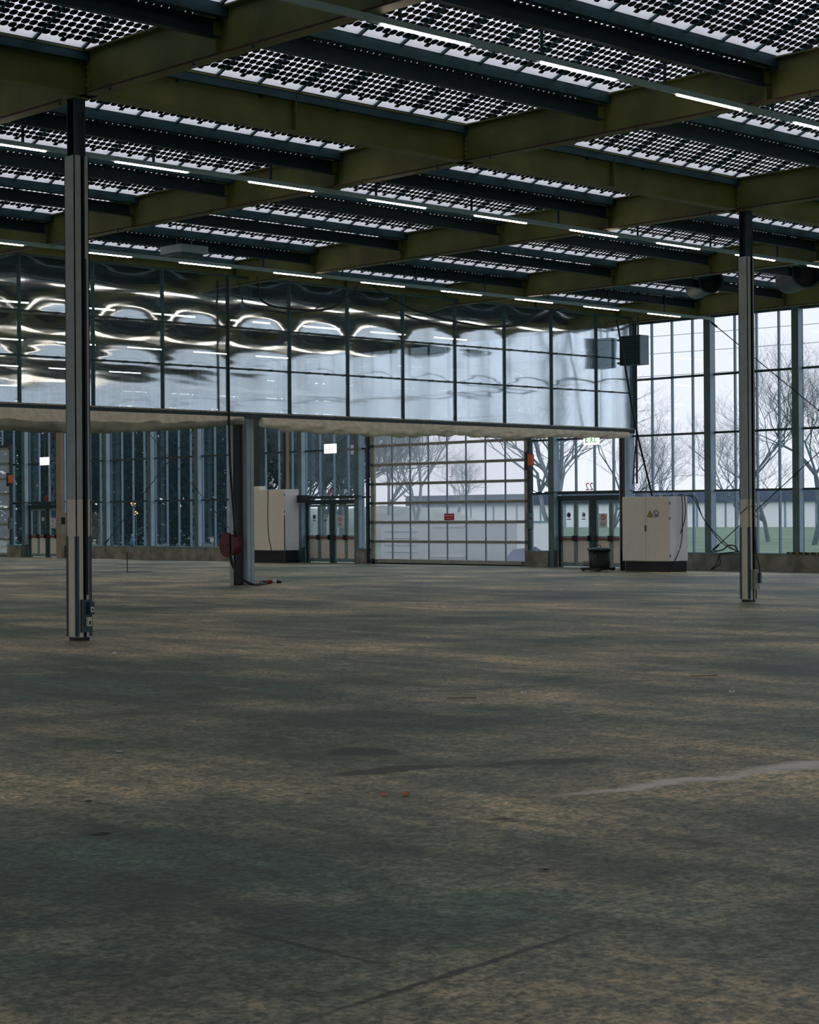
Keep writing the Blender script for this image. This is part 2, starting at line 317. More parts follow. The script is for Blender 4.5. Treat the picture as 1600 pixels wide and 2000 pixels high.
for Yp in rows:
    vis = 12 < Yp < 38
    xs = [17.53+MODW*i for i in range(-66, 38)]
    for x in xs:
        if x < -14.3 or x+MODW > 46.2: continue
        if vis and .575*(Yp-1) < x < 1.56*Yp+1.5 and not (abs(Yp-33.78) < .1 and x > 43):
            o = put('solar_panel', panel_me, ceiling, (x, Yp-.15, 0)); put('solar_cell_grid', cells_me, o)['kind'] = 'stuff'; put('junction_box', junct_me, o)
        else:
            for s_ in range(3):      # unseen part of the roof: same openness, coarser strips
                cheap.face([(x+s_*MODW/3+(.0 if s_ else .02), Yp-.15-.12, Z0-Z0+.05), (x+(s_+1)*MODW/3-.06, Yp-.15-.12, .05), (x+(s_+1)*MODW/3-.06, Yp-.15-UL*math.cos(TILT), UL*math.sin(TILT)), (x+s_*MODW/3+(.0 if s_ else .02), Yp-.15-UL*math.cos(TILT), UL*math.sin(TILT))], 'cell')
    # opaque upper sheet and tooth back
    y1, z1 = slope(UL, Yp-.15); y2, z2 = Yp-PITCHY-.06, z1+.02
    field.box(-32, 46.2, 0, .001, 0, 0, 'sheet') if False else None
    field.face([(-14.3, y1, z1+.02), (46.2, y1, z1+.02), (46.2, y2, z2+.02), (-14.3, y2, z2+.02)], 'roof_reflector')
    field.face([(-14.3, y2-.02, .06), (46.2, y2-.02, .06), (46.2, y2-.02, z2+.02), (-14.3, y2-.02, z2+.02)], 'roof_reflector') if False else field.face([(-14.3, y2+.02-.04, .06), (46.2, y2-.02, .06), (46.2, y2-.02, z2+.02), (-14.3, y2-.02, z2+.02)], 'roof_reflector')
    field.face([(-14.3, y1, z1), (46.2, y1, z1), (46.2, y2, z2), (-14.3, y2, z2)], 'sheet')
    field.face([(-14.3, y2, .04), (46.2, y2, .04), (46.2, y2, z2), (-14.3, y2, z2)], 'sheet')
    # purlins and rails, one per bay where seen
    bays = list(zip(GX[:-1], GX[1:]))+[(43.8, 45.9)]
    for a, b2 in bays:
        seen = vis and b2 > .575*Yp-1 and a < 1.6*Yp+2
        L = round(b2-a, 3)
        if seen:
            pme, rme, bme = purlin_mesh(L)
            if not (abs(Yp-21.66) < .1 or abs(Yp-36.81) < .1): put('purlin', pme, ceiling, (a, Yp, 0)); put('purlin_bracket', bme, ceiling, (a, Yp, 0)); o = put('purlin_bracket', bme, ceiling, (b2, Yp, 0)); o.scale = (-1, 1, 1)
            put('gutter_rail', rme, ceiling, (a, Yp, 0))
        else:
            purl.box(a, b2, Yp-.16, Yp-.05, -.16, 0, 'rail'); ibeam(purl, a, b2, Yp, -.40, -.18, .11, 'purlin')
tag(field.build('roof_sheet', ceiling), kind='stuff'); tag(cheap.build('solar_strip', ceiling), kind='stuff'); tag(purl.build('distant_purlin', ceiling), kind='stuff')
for x, y in ((43.0, 33.3), ):
    pass

# ------------------------------------------------------------------ olive girders
bolt_me = MB().tube([(0, 0, -.03), (0, 0, .05)], .018, 'guard', 6).mesh('clamp_bolt')
def girder_y(X, y0, y1, label):
    g = empty('girder', (X, y0, 7.4), label, 'steel beam', 'olive girders under the roof'); L = y1-y0
    MB().box(-.11, .11, 0, L, 0, .022, 'girder').box(-.115, -.108, 0, L, -.002, .024, 'rust').build('bottom_flange', g)
    MB().box(-.11, .11, 0, L, .578, .6, 'girder').build('top_flange', g)
    MB().box(-.008, .008, 0, L, .022, .578, 'girder').build('web', g)
    for Yp in rows:
        if y0 < Yp-.3 and Yp < y1 and 9 < Yp < 37:
            MB().box(-.10, -.008, Yp-y0-.008, Yp-y0+.008, .022, .578, 'girder').build('stiffener', g)
            for q in (-.7, .5): put('clamp_bolt', bolt_me, g, (-.06, Yp-y0+q, 0))
    return g
labs = {14.6: 'olive steel girder crossing the top left corner above the nearest clad column',
        21.9: 'olive steel girder from left edge to upper right, between the two clad columns',
        29.2: 'olive steel girder running over the right clad column toward the mirrored partition',
        36.5: 'olive steel girder beyond the right clad column, meeting the middle of the mirrored partition',
        43.8: 'olive steel girder above the head of the glass facade, farthest right'}
for X in GX:
    if X in labs: girder_y(X, -15, 100, labs[X])
hid = MB()
for X in GX:
    if X not in labs:
        hid.box(X-.11, X+.11, -15, 100, 7.4, 7.42, 'girder').box(X-.11, X+.11, -15, 100, 7.98, 8, 'girder').box(X-.01, X+.01, -15, 100, 7.42, 7.98, 'girder')
for X0, X1 in zip(GX[:-1], GX[1:]):
    for Y in (-8.7, 6.45, 52, 67.2, 82.3): hid.box(X0+.12, X1-.12, Y-.01, Y+.01, 7.42, 7.98, 'girder').box(X0+.12, X1-.12, Y-.1, Y+.1, 7.4, 7.42, 'girder')
g = hid.build('girder'); tag(g, 'olive girders of the roof bays outside the view', 'steel beam', kind='stuff')
def girder_x(Y, x0, x1, label):
    g = empty('cross_girder', (x0, Y, 7.4), label, 'steel beam', 'olive cross girders between the main girders'); L = x1-x0
    MB().box(.02, L-.02, -.11, .11, 0, .022, 'girder').build('bottom_flange', g)
    MB().box(.02, L-.02, -.11, .11, .578, .6, 'girder').build('top_flange', g)
    MB().box(.02, L-.02, -.008, .008, .022, .578, 'girder').build('web', g)
    MB().box(.01, .03, -.10, .10, .0, .6, 'girder').build('end_plate', g); MB().box(L-.03, L-.01, -.10, .10, 0, .6, 'girder').build('end_plate', g)
    for f in (.5,): MB().box(L*f-.01, L*f+.01, -.10, -.008, .022, .578, 'girder').build('stiffener', g)
    b = MB()
    for q in range(6): b.tube([(L-.06, -.05, .1+q*.08), (L-.03, -.05, .1+q*.08)], .014, 'guard', 6)
    tag(b.build('bolt', g), kind='stuff')
girder_x(21.6, 7.3, 14.6, 'short visible end of olive cross girder left of the nearest clad column')
girder_x(21.6, 14.6, 21.9, 'olive cross girder running right from the nearest clad column head')
girder_x(21.6, 21.9, 29.2, 'olive cross girder ending at the head of the right clad column')
girder_x(21.6, 29.2, 36.5, 'olive cross girder running off the right edge from the right clad column head')
girder_x(36.8, 21.9, 29.2, 'dark olive cross girder above the left part of the mirrored partition')
girder_x(36.8, 29.2, 36.5, 'dark olive cross girder above the middle of the mirrored partition')
girder_x(36.8, 36.5, 43.8, 'dark olive cross girder above the right end of the mirrored partition')
for X0 in (7.3, 14.6):
    girder_x(36.8, X0, X0+7.3, 'dark olive cross girder above the partition past the left edge') if X0 == 14.6 else None

# ------------------------------------------------------------------ lamp tracks
def track(Y, x0, x1, starts, label):
    z = 7.36; t = empty('light_track', (x0, Y, z), label, 'lamp track', 'linear lamp tracks under the girders'); L = x1-x0
    MB().box(0, L, -.035, .035, -.035, .04, 'trunk').build('trunking', t)
    me = MB().box(0, 1.42, -.02, .02, -.052, -.035, 'tube').mesh('lamp_tube')
    for s_ in starts: put('lamp_tube', me, t, (s_-x0, 0, 0))
    for q in range(int(L/2.44)): MB().box(q*2.44+1.2, q*2.44+1.24, -.012, .012, .03, .62 if q % 3 else .4, 'rail').build('hanger', t)
k = 1.0775
track(14.78*k, 9, 40, [13.75*k+2.715*i for i in range(0, 7)], 'nearest lamp track, top centre to right edge, with lit tubes')
track(23.1*k, 12, 43.5, [16.11*k-2*2.715+2.715*i for i in range(0, 12)], 'middle lamp track crossing the whole roof with a row of lit tubes')
track(31.33*k, 14.2, 41.3*k, [38.54*k-2.715*9+2.715*i-.0 for i in range(-1, 10)], 'farthest lamp track, just in front of the mirrored partition')

def far_tracks():
    b = MB()
    for Y in (7.0, 42.6, 51.5, 60.4, 69.3, 78.2, 87.1):
        b.box(-13.5, 43.5, Y-.035, Y+.035, 7.33, 7.395, 'rail'); x = -12.5
        while x < 42: b.box(x, x+1.42, Y-.028, Y+.028, 7.298, 7.33, 'tube'); x += 2.715
    tag(b.build('light_track'), 'lamp tracks of the bays behind the photographer and beyond the partition', 'lamp track', kind='stuff')
far_tracks()
# ------------------------------------------------------------------ columns
def column(x, y, s, ztop, zbot, label, lean=0, kind='near'):
    c = empty('steel_column', (x, y, 0), label, 'column', 'clad steel columns'); h = s/2; cu = 'cladu'; cl = 'cladl'
    MB().box(-.09, .09, -.09, -.076, 0, 7.4, 'purlin').box(-.09, .09, .076, .09, 0, 7.4, 'purlin').box(-.007, .007, -.076, .076, 0, 7.4, 'purlin').build('steel_core', c)
    def casing(z0, z1, m_, nm, grow=0, gap=True):
        hh = h+grow; b = MB(); t = .012; g0, g1 = (-.012, .042) if gap else (0, 0)
        b.box(-hh, -hh+t, -hh, hh, z0, z1, m_); b.box(hh-t, hh, -hh, hh, z0, z1, m_); b.box(-hh, hh, hh-t, hh, z0, z1, m_)
        if gap: b.box(-hh, g0, -hh, -hh+t, z0, z1, m_); b.box(g1, hh, -hh, -hh+t, z0, z1, m_); b.box(g0, g1, -hh+.045, -hh+.055, z0, z1, 'black')
        else: b.box(-hh, hh, -hh, -hh+t, z0, z1, m_)
        b.build(nm, c)
    casing(zbot, ztop, 'cladu', 'upper_cladding')
    casing(.05, zbot-.004, 'cladl', 'lower_cladding')
    MB().box(-h+.02, h-.02, -h+.02, h-.02, 0, .05, 'black').build('foot_plate', c)
    for sx, sy in ((-1, -1), (1, -1), (-1, 1)):
        b = MB(); a = h+.006; q = .045
        x0 = sx*a; y0 = sy*a
        b.box(min(x0, x0-sx*q), max(x0, x0-sx*q), min(y0, y0-sy*.006), max(y0, y0-sy*.006), .06, 1.42, 'guard')
        b.box(min(x0, x0-sx*.006), max(x0, x0-sx*.006), min(y0, y0-sy*q), max(y0, y0-sy*q), .06, 1.42, 'guard')
        b.build('corner_guard', c)
    MB().box(-.13, .13, -.13, .13, 7.38, 7.4, 'girder').build('head_plate', c)
    return c
cA = column(14.56, 21.8, .236, 6.60, 1.93, 'nearest grey and beige clad steel column, at the left, with sockets near its foot')
cB = column(29.32, 21.46, .215, 6.52, 1.95, 'beige clad steel column at the right in front of the window wall')
# conduit, sockets
def conduit(c, x, y0, z0, z1, r=.012):
    MB().tube([(x, y0, z0), (x, y0, z1)], r, 'cable', 6).build('conduit', c)
h = -.118
conduit(cA, .03, h-.012, .62, 7.2); conduit(cA, .055, h-.010, .62, 5.2, .008)
MB().box(-.06, .115, h-.03, h, .12, .56, 'guard').build('socket_plate', cA)
lab(MB().box(.035, .11, h-.09, h-.03, .36, .53, 'rail').box(.045, .10, h-.095, h-.09, .39, .46, 'paper').box(.06, .085, h-.10, h-.095, .41, .44, 'black').build('socket_box', cA), 'grey switched socket')
lab(MB().box(.01, .075, h-.075, h-.03, .20, .32, 'cladl').box(.03, .055, h-.08, h-.075, .22, .27, 'black').build('socket_box', cA), 'beige socket')
h = -.1075
conduit(cB, .03, h-.012, .62, 6.9)
MB().box(-.03, .12, h-.07, h, .24, .62, 'alu').build('junction_box', cB)
MB().tube([(.03, h-.02, 1.25), (.035, h-.05, .95), (.075, h-.1, .66), (.08, h-.1, .55)], .013, 'cable', 6).box(.06, .11, h-.12, h-.07, .36, .55, 'guard').build('plug', cB)
MB().tube([(-.115, .10, 1.66), (-.117, -.08, 1.80), (-.02, -.125, 1.815), (.115, -.12, 1.80)], .006, 'cable', 6).build('cable_tie', cB)

# ------------------------------------------------------------------ mirrored partition
PY = 36.3; PZ0, PZ1 = 4.25, 7.53
part = empty('wall_partition', (0, PY, 0), 'mirror-film partition with thin upright bars above the curtained openings', kind='structure')
vx = [22.71+1.9525*i for i in range(-10, 11)] + [43.95]
def sheet_mesh(W):
    nx, nz = 20, 42; b = MB(); idx = {}
    zr = [PZ0, 5.3, 6.3, PZ1]
    for j in range(nz+1):
        z = PZ0+(PZ1-PZ0)*j/nz
        q = max(i for i in range(3) if z >= zr[i]-1e-6); tz = min(1, (z-zr[q])/(zr[q+1]-zr[q]))
        for i in range(nx+1):
            tx = i/nx
            d = .016*math.sin(math.pi*tx)*(.3+.7*math.sin(math.pi*tz))*(2.1 if q == 2 else 1.3 if q == 1 else .5)
            b.v.append((tx*W, -d, z))
    k_ = b.mid('film')
    for j in range(nz):
        for i in range(nx):
            a = j*(nx+1)+i; b.f.append((a, a+1, a+nx+2, a+nx+1)); b.mi.append(k_)
    return b.mesh('mirror_sheet', True)
cache = {}
for a, b2 in zip(vx[:-1], vx[1:]):
    if b2-a < .3: continue
    W = round(b2-a-.02, 3)
    if W not in cache: cache[W] = sheet_mesh(W)
    put('mirror_sheet', cache[W], part, (a+.01, 0, 0))
bar_me = MB().box(-.022, .022, -.05, .01, PZ0, PZ1+.03, 'rail').mesh('upright_bar')
for x in vx: put('upright_bar', bar_me, part, (x, 0, 0))
XL = vx[0]; LW = 43.95-XL
MB().box(XL, 43.95, -.05, .02, PZ1, PZ1+.04, 'rail').build('top_rail', part)
MB().box(XL, 43.95, .02, .06, PZ1+.04, 7.42, 'sheet').build('head_closure', part) if False else None
for z in (5.3, 6.3):
    b = MB().box(XL, 43.95, -.085, -.062, z-.016, z+.016, 'dark')
    b.build('cross_rail', part); b = MB()
    x = XL
    while x < 43: b.box(x, x+.08, -.062, -.05, z-.028, z+.028, 'dark'); x += .62
    tag(b.build('rail_bracket', part), kind='stuff')
MB().box(XL, 43.95, -.06, .06, PZ0-.035, PZ0, 'alu').build('bottom_rail', part)
MB().box(XL, 43.95, -.04, .05, PZ0-.15, PZ0-.035, 'dark').build('curtain_track', part)
clips = MB(); x = XL
while x < 43.9:
    clips.box(x, x+.02, -.075, -.06, PZ0-.03, PZ0-.005, 'guard'); x += .48
tag(clips.build('track_clip', part), kind='stuff')

# partition columns (beneath the mirror film)
def pcolumn(x, y, label, m_='bluecol', s=.22):
    c = empty('partition_column', (x, y, 0), label, 'column', 'blue grey columns of the partition'); h = s/2
    MB().box(-h, h, -h, h, 0, PZ0-.05, m_).box(-.004, .004, -h-.002, -h, 0, 4.2, 'dark').build('casing', c)
    MB().box(-h, h, -h, h, PZ0-.05, 7.4, m_).build('upper_shaft', c)
    MB().box(-.16, .16, -.16, .16, 0, .012, 'guard').build('base_plate', c)
    return c
pM = pcolumn(29.37, 36.56, 'blue grey square column carrying the mirrored partition, beside the red cable reel')
pC = pcolumn(43.80, 36.56, 'pale blue grey column in the corner behind the right cream cabinet')
MB().box(-.40, -.16, .0, .10, 0, 4.1, 'black').box(-.40, -.30, .10, .14, 0, 4.1, 'rail').box(-.52, -.44, .02, .08, 0, 4.1, 'cladu').build('door_channel', pM)
MB().box(-.19, -.12, -.1, .02, 0, 4.15, 'black').build('door_channel', pC)

# rolled canvas curtains
def curtain(x0, x1, sagf, rad, label, mtop, y=PY-.05, zt=4.12, wr=.012, seed=1):
    rnd = random.Random(seed); c = empty('rolled_curtain', (x0, y, 0), label, 'curtain', 'rolled canvas curtains under the partition')
    N = int((x1-x0)*9); K = 22; b = MB(); k_ = b.mid(mtop)
    ph = [rnd.uniform(0, 6.28) for _ in range(8)]
    for i in range(N+1):
        t = i/N; x = t*(x1-x0); dz, r = sagf(t), rad(t)
        for j in range(K):
            a = 2*math.pi*j/K
            rr = r*(1+.10*math.sin(3*a+x*1.3+ph[0])+.07*math.sin(5*a-x*2.9+ph[1]))+wr*math.sin(x*9+3*a+ph[2])*math.sin(x*2.3+ph[3])
            b.v.append((x, math.cos(a)*rr*.75, zt-dz-r+math.sin(a)*rr))
    for i in range(N):
        for j in range(K):
            a = i*K+j; a2 = i*K+(j+1) % K; b.f.append((a, a2, a2+K, a+K)); b.mi.append(k_)
    b.f.append(tuple(range(K))); b.f.append(tuple(N*K+j for j in range(K))); b.mi += [k_, k_]
    b.build('canvas_roll', c, True)
    # flat apron between the track and the roll
    f = MB(); kf = f.mid('canvas'); P = 5
    for i in range(N+1):
        t = i/N; x = t*(x1-x0); dz = sagf(t)
        for j in range(P):
            s_ = j/(P-1); f.v.append((x, -.02-.03*s_+.012*math.sin(x*5+ph[4])*s_, 4.13-(dz+.05+4.13-zt)*s_))
    for i in range(N):
        for j in range(P-1): a = i*P+j; f.f.append((a, a+P, a+P+1, a+1)); f.mi.append(kf)
    f.build('canvas_apron', c, True)
    return c
curtain(20.4, 29.0, lambda t: .24*max(0, math.sin(math.pi*(.22+.78*t)))**.8 if t < .98 else .02, lambda t: .05+.085*math.sin(math.pi*(.25+.73*t))**.6, 'dark beige rolled curtain sagging left of the blue grey column, upper roll', 'canvasd', seed=3)
curtain(29.55, 43.65, lambda t: .02+.06*math.sin(math.pi*t*2.2)**2, lambda t: .105+.035*math.sin(t*5.2)+.01*math.sin(t*23), 'crumpled cream canvas curtain rolled up above the sectional door', 'canvas', seed=5, wr=.05)
curtain(12, 20.3, lambda t: .22*math.sin(math.pi*t), lambda t: .12, 'dark beige rolled curtain cut by the left photo edge', 'canvasd', seed=8)

# ------------------------------------------------------------------ glass facade
wb = empty('wall_right', (XF, 0, 0), 'glass facade with grey green posts and low concrete kerb', kind='structure')
TZ = [.5, 2.38, 4.12, 5.86, 7.6, 7.98]
posts = [-6.15, -3, .15, 3.3, 6.45, 9.6, 12.75, 15.9, 19.05, 22.2, 25.35, 28.5, 31.65, 34.8, 37.95, 41.1, 50.5, 53.65, 56.8, 59.95, 63.1, 66.25, 69.4, 72.55, 82.2, 85.35, 88.5, 91.65, 94.8, 97.95]
post_me = MB().box(-.36, -.16, -.11, .11, 0, 7.95, 'post').mesh('post')
light_face_me = MB().box(-.345, -.16, -.118, -.111, .55, 7.9, 'side').mesh('window_light_face')  # thin added strip, carries the painted window light on each post
for Y in posts: p_ = put('post', post_me, wb, (0, Y, 0)); put('window_light_face', light_face_me, p_)
def kerb(y0, y1): MB().box(-.42, .15, y0, y1, 0, .5, 'conc').box(-.44, .0, y0, y1, .5, .53, 'mull').build('kerb', wb)
for a, b2 in zip(posts[:13], posts[1:14]): kerb(a, b2)
kerb(34.8, 37.85); kerb(41.2, 42.2); kerb(50.05, 50.45); kerb(53.75, 56.8); kerb(56.8, 63.1); kerb(63.1, 69.3); kerb(72.65, 73.8); kerb(82, 100)
for y0, y1, z in ((-6.15, 100, 7.6), (-6.15, 100, 7.82)): MB().box(-.30, -.20, y0, y1, z-.04, z+.04, 'dark').build('top_rail', wb)
MB().box(-.1, .1, -6.15, 100, 7.98, 8.1, 'dark').build('eaves_beam', wb)
MB().box(-.01, 0, -15, -6.15, .5, 8.0, 'pane').build('pane', wb); MB().box(-.4, .1, -15, -6.15, 0, .5, 'conc').build('kerb', wb)
# yellow-black tape on the kerb
tp = MB(); y = 31.9
for i in range(24):
    tp.face([(-.445, y-i*.11-.055, .505), (-.445, y-i*.11, .505), (-.445, y-i*.11+.03, .56), (-.445, y-i*.11-.025, .56)], 'yellow' if i % 2 else 'black')
tp.box(-.444, -.43, y-2.7, y, .50, .565, 'black')
tape = tp.build('hazard_tape', wb)
pane_cache = {}
def pane_me(W, H, m_='pane'):
    k_ = (round(W, 3), round(H, 3), m_)
    if k_ not in pane_cache: pane_cache[k_] = MB().face([(0, 0, 0), (0, W, 0), (0, W, H), (0, 0, H)], m_).mesh('pane')
    return pane_cache[k_]
def mul_me(z0, z1):
    k_ = ('m', z0, z1)
    if k_ not in pane_cache: pane_cache[k_] = MB().box(-.055, .04, -.018, .018, z0, z1, 'mull').mesh('mullion')
    return pane_cache[k_]
wn = [0]
def bay(y0, y1, z0=.5, nm=4):
    wn[0] += 1; w_ = empty('window_%d' % wn[0], (XF, y0, 0), kind='structure'); W = (y1-y0)/nm
    lv = [z0]+[t for t in TZ if t > z0+.3]
    for i in range(nm+1):
        put('mullion', mul_me(z0, 7.98), w_, (0, i*W, 0))
    for i in range(nm):
        for a, b2 in zip(lv[:-1], lv[1:]): put('pane', pane_me(W, b2-a), w_, (0, i*W, a))
    for t in lv[:-1]:
        MB().box(-.17, -.08, 0, y1-y0, t-.032, t+.032, 'dark').build('transom', w_)
for a, b2 in zip(posts[:14], posts[1:15]): bay(a, b2)
for a, b2 in ((53.65, 56.8), (56.8, 59.95), (59.95, 63.1), (63.1, 66.25), (66.25, 69.4), (82.2, 85.35), (85.35, 88.5), (88.5, 91.65), (91.65, 94.8), (94.8, 97.95)): bay(a, b2)
for a in (37.95, 50.5, 69.4): bay(a, a+3.15, 2.38)
bay(41.1, 42.25, .5, 1); bay(49.95, 50.5, .5, 1); bay(72.55, 73.85, .5, 1); bay(42.25, 49.95, 5.0, 8); bay(73.85, 81.55, 5.0, 8); bay(81.55, 82.2, .5, 1)
# bracing rods
def rod(y0, z0, y1, z1, label):
    t = empty('bracing_rod', (45.5, y0, z0), label, 'tie rod', 'thin diagonal bracing rods on the facade')
    MB().tube([(0, 0, 0), (0, y1-y0, z1-z0)], .014, 'cable', 6).build('rod', t)
    u = Vector((0, y1-y0, z1-z0)).normalized()
    MB().tube([u*.1, u*.35], .03, 'cable', 6).build('turnbuckle', t)
rod(34.65, 7.45, 25.4, .55, 'thin rod sloping down to the right from the top of the right window wall')
rod(34.65, .55, 25.4, 7.45, 'thin rod rising to the right from the kerb behind the right column')
rod(66.2, .6, 56.9, 7.5, 'thin rod rising to the right behind the left opening')
rod(66.2, 7.5, 56.9, .6, 'thin rod sloping down to the right behind the left opening')

# ------------------------------------------------------------------ exit doors
dn = [0]
def exit_door(Y0, label, digits):
    dn[0] += 1; d = empty('door_%d' % dn[0], (XF-.05, Y0, 0), label, kind='structure')
    y0, y1 = .12, 3.03
    MB().box(-.10, .06, y0, y0+.08, 0, 2.2, 'dark').build('jamb', d); MB().box(-.10, .06, y1-.08, y1, 0, 2.2, 'dark').build('jamb', d)
    MB().box(-.12, .06, y0, y1, 2.14, 2.30, 'dark').build('head_frame', d)
    MB().box(-.09, .05, 1.46, 1.69, 0, 2.14, 'dark').build('centre_post', d)
    MB().box(-.45, -.28, -.25, 3.3, 2.40, 2.44, 'dark').build('canopy_bar', d)
    MB().box(.0, .01, y0, y1, 2.3, 2.38, 'pane').build('transom_light', d)
    for i, (a, b2) in enumerate(((.20, .83), (.84, 1.46), (1.69, 2.31), (2.32, 2.95))):
        lf = MB(); s_ = .075
        lf.box(-.06, .0, a, a+s_, .03, 2.13, 'frameteal').box(-.06, .0, b2-s_, b2, .03, 2.13, 'frameteal').box(-.06, .0, a+s_, b2-s_, 2.05, 2.13, 'frameteal').box(-.06, .0, a+s_, b2-s_, .03, .16, 'frameteal').box(-.06, .0, a+s_, b2-s_, .86, 1.0, 'frameteal')
        leaf = lf.build('leaf', d)
        MB().box(-.02, -.012, a+s_, b2-s_, 1.0, 2.05, 'pane').build('glazing', leaf)
        MB().box(-.045, -.01, a+s_, b2-s_, .16, .86, 'cream').build('kick_panel', leaf)
        lab(MB().box(-.16, -.13, a+.02, b2-.02, .89, .93, 'red').build('push_bar', leaf), 'dark red push bar'); MB().box(-.16, -.06, a-.01, a+.06, .84, 1.02, 'black').build('bar_housing', leaf); MB().box(-.16, -.06, b2-.06, b2+.01, .84, 1.02, 'black').build('bar_housing', leaf)
        if i == 1:
            s3 = MB().box(-.069, -.066, a+.14, b2-.14, 1.28, 1.72, 'paper'); s3.tube([(-.073, (a+b2)/2, 1.6), (-.070, (a+b2)/2, 1.6)], .09, 'signred', 18); s3.tube([(-.077, (a+b2)/2, 1.6), (-.074, (a+b2)/2, 1.6)], .062, 'paper', 18)
            s3.face([(-.079, (a+b2)/2-.07, 1.56), (-.079, (a+b2)/2-.055, 1.545), (-.079, (a+b2)/2+.07, 1.64), (-.079, (a+b2)/2+.055, 1.655)], 'signred')
            for q in range(3): s3.face([(-.075, a+.2, 1.44-q*.04), (-.075, b2-.2, 1.44-q*.04), (-.075, b2-.2, 1.425-q*.04), (-.075, a+.2, 1.425-q*.04)], 'wire')
            lab(s3.build('notice', leaf), 'white notice with red prohibition ring')
        if i in (2, 3):
            s4 = MB().tube([(-.024, (a+b2)/2, 1.68), (-.022, (a+b2)/2, 1.68)], .085, 'white' if i == 2 else 'wire', 14); s4.face([(-.028, (a+b2)/2-.04, 1.64), (-.028, (a+b2)/2+.03, 1.68), (-.028, (a+b2)/2-.04, 1.73)], 'ink')
            s4.box(-.026, -.022, (a+b2)/2-.08, (a+b2)/2+.08, 1.53, 1.56, 'ink')
            lab(s4.build('sticker', leaf), 'round direction sticker')
    if digits:
        cu = bpy.data.curves.new('door_number', 'FONT'); cu.body = digits; cu.size = .34; cu.extrude = .002; cu.align_x = 'CENTER'
        tmp = bpy.data.objects.new('tmp', cu); COL.objects.link(tmp); bpy.context.view_layer.update()
        me = bpy.data.meshes.new_from_object(tmp.evaluated_get(bpy.context.evaluated_depsgraph_get())); bpy.data.objects.remove(tmp)
        me.materials.clear(); me.materials.append(G['signred'])
        # pasted on the outside of the glass, so it reads in mirror image from indoors
        for v in me.vertices: x, y, z = v.co; v.co = (z-.02, 1.75+x, 2.47+y)
        o = put('door_number', me, d); lab(o, 'red number pasted on the outside, mirrored')
    return d
exit_door(37.95, 'double exit doors behind the black vacuum, right of the sectional door', '22')
exit_door(50.5, 'double exit doors left of the sectional door, beside the cream cabinet', '21')
exit_door(69.4, 'double exit doors at the far left beside the wall box', '20')

# ------------------------------------------------------------------ sectional doors
def sectional(Y0, label, red):
    dn[0] += 1; d = empty('door_%d' % dn[0], (XF-.1, Y0, 0), label, kind='structure'); W = 7.7
    rz = [.10, .79, 1.47, 2.15, 2.83, 3.51, 4.19, 4.87]; cw = (W-.36)/8
    MB().box(-.06, .03, 0, .2, 0, 5.0, 'alu').build('stile', d); MB().box(-.06, .03, W-.2, W, 0, 5.0, 'alu').build('stile', d)
    MB().box(-.16, -.06, -.14, -.03, 0, 5.0, 'dark').build('guide_track', d); MB().box(-.16, -.06, W+.03, W+.14, 0, 5.0, 'dark').build('guide_track', d)
    for z in rz: MB().box(-.05, .02, .2, W-.2, z-.048, z+.048, 'alu').box(-.055, -.05, .2, W-.2, z-.006, z+.004, 'dark').build('rail', d)
    MB().box(-.06, .03, 0, W, .045, .17, 'alu').build('bottom_rail', d); MB().box(-.06, .03, 0, W, 0, .045, 'black').build('rubber_seal', d)
    vb = MB().box(-.03, .01, -.024, .024, .15, 4.87, 'mull').mesh('glazing_bar')
    for i in range(1, 8): put('glazing_bar', vb, d, (0, .18+cw*i, 0))
    for i in range(8):
        for a, b2 in zip([.15]+rz[1:-1], rz[1:]): put('pane', pane_me(cw, b2-a, 'doorpane'), d, (0, .18+cw*i, a))
    hg = MB().box(-.12, -.05, -.06, .07, -.05, .05, 'guard').mesh('hinge_roller')
    for z in rz:
        put('hinge_roller', hg, d, (0, .05, z)); put('hinge_roller', hg, d, (0, W-.1, z))
    MB().box(-.10, -.06, .1, .32, .09, .13, 'black').build('handle', d); MB().box(-.10, -.06, W-.32, W-.1, .09, .13, 'black').build('handle', d)
    if red:
        s_ = MB().box(-.035, -.03, 3.50, 3.98, 1.53, 1.76, 'signred')
        for z, hh, (p0, p1) in ((1.69, .016, (3.53, 3.95)), (1.60, .010, (3.58, 3.90))):
            y = p0
            while y < p1-.03:
                ww = random.choice((.025, .035, .045)); s_.face([(-.04, y, z-hh), (-.04, y+ww, z-hh), (-.04, y+ww, z+hh), (-.04, y, z+hh)], 'paper'); y += ww+.012
        lab(s_.build('door_sign', d), 'small red sign with two white text lines')
        b = MB().box(-.012, -.008, 3.60, 3.615, 3.03, 3.34, 'signred').box(-.012, -.008, 3.60, 3.74, 3.02, 3.04, 'signred')
        lab(b.build('door_letter', d), 'red mirrored letter L on the glass')
    return d
sectional(42.25, 'large glazed sectional door with eight columns of panes in the middle of the far facade', True)
sectional(73.85, 'sectional door cut by the left edge', False)
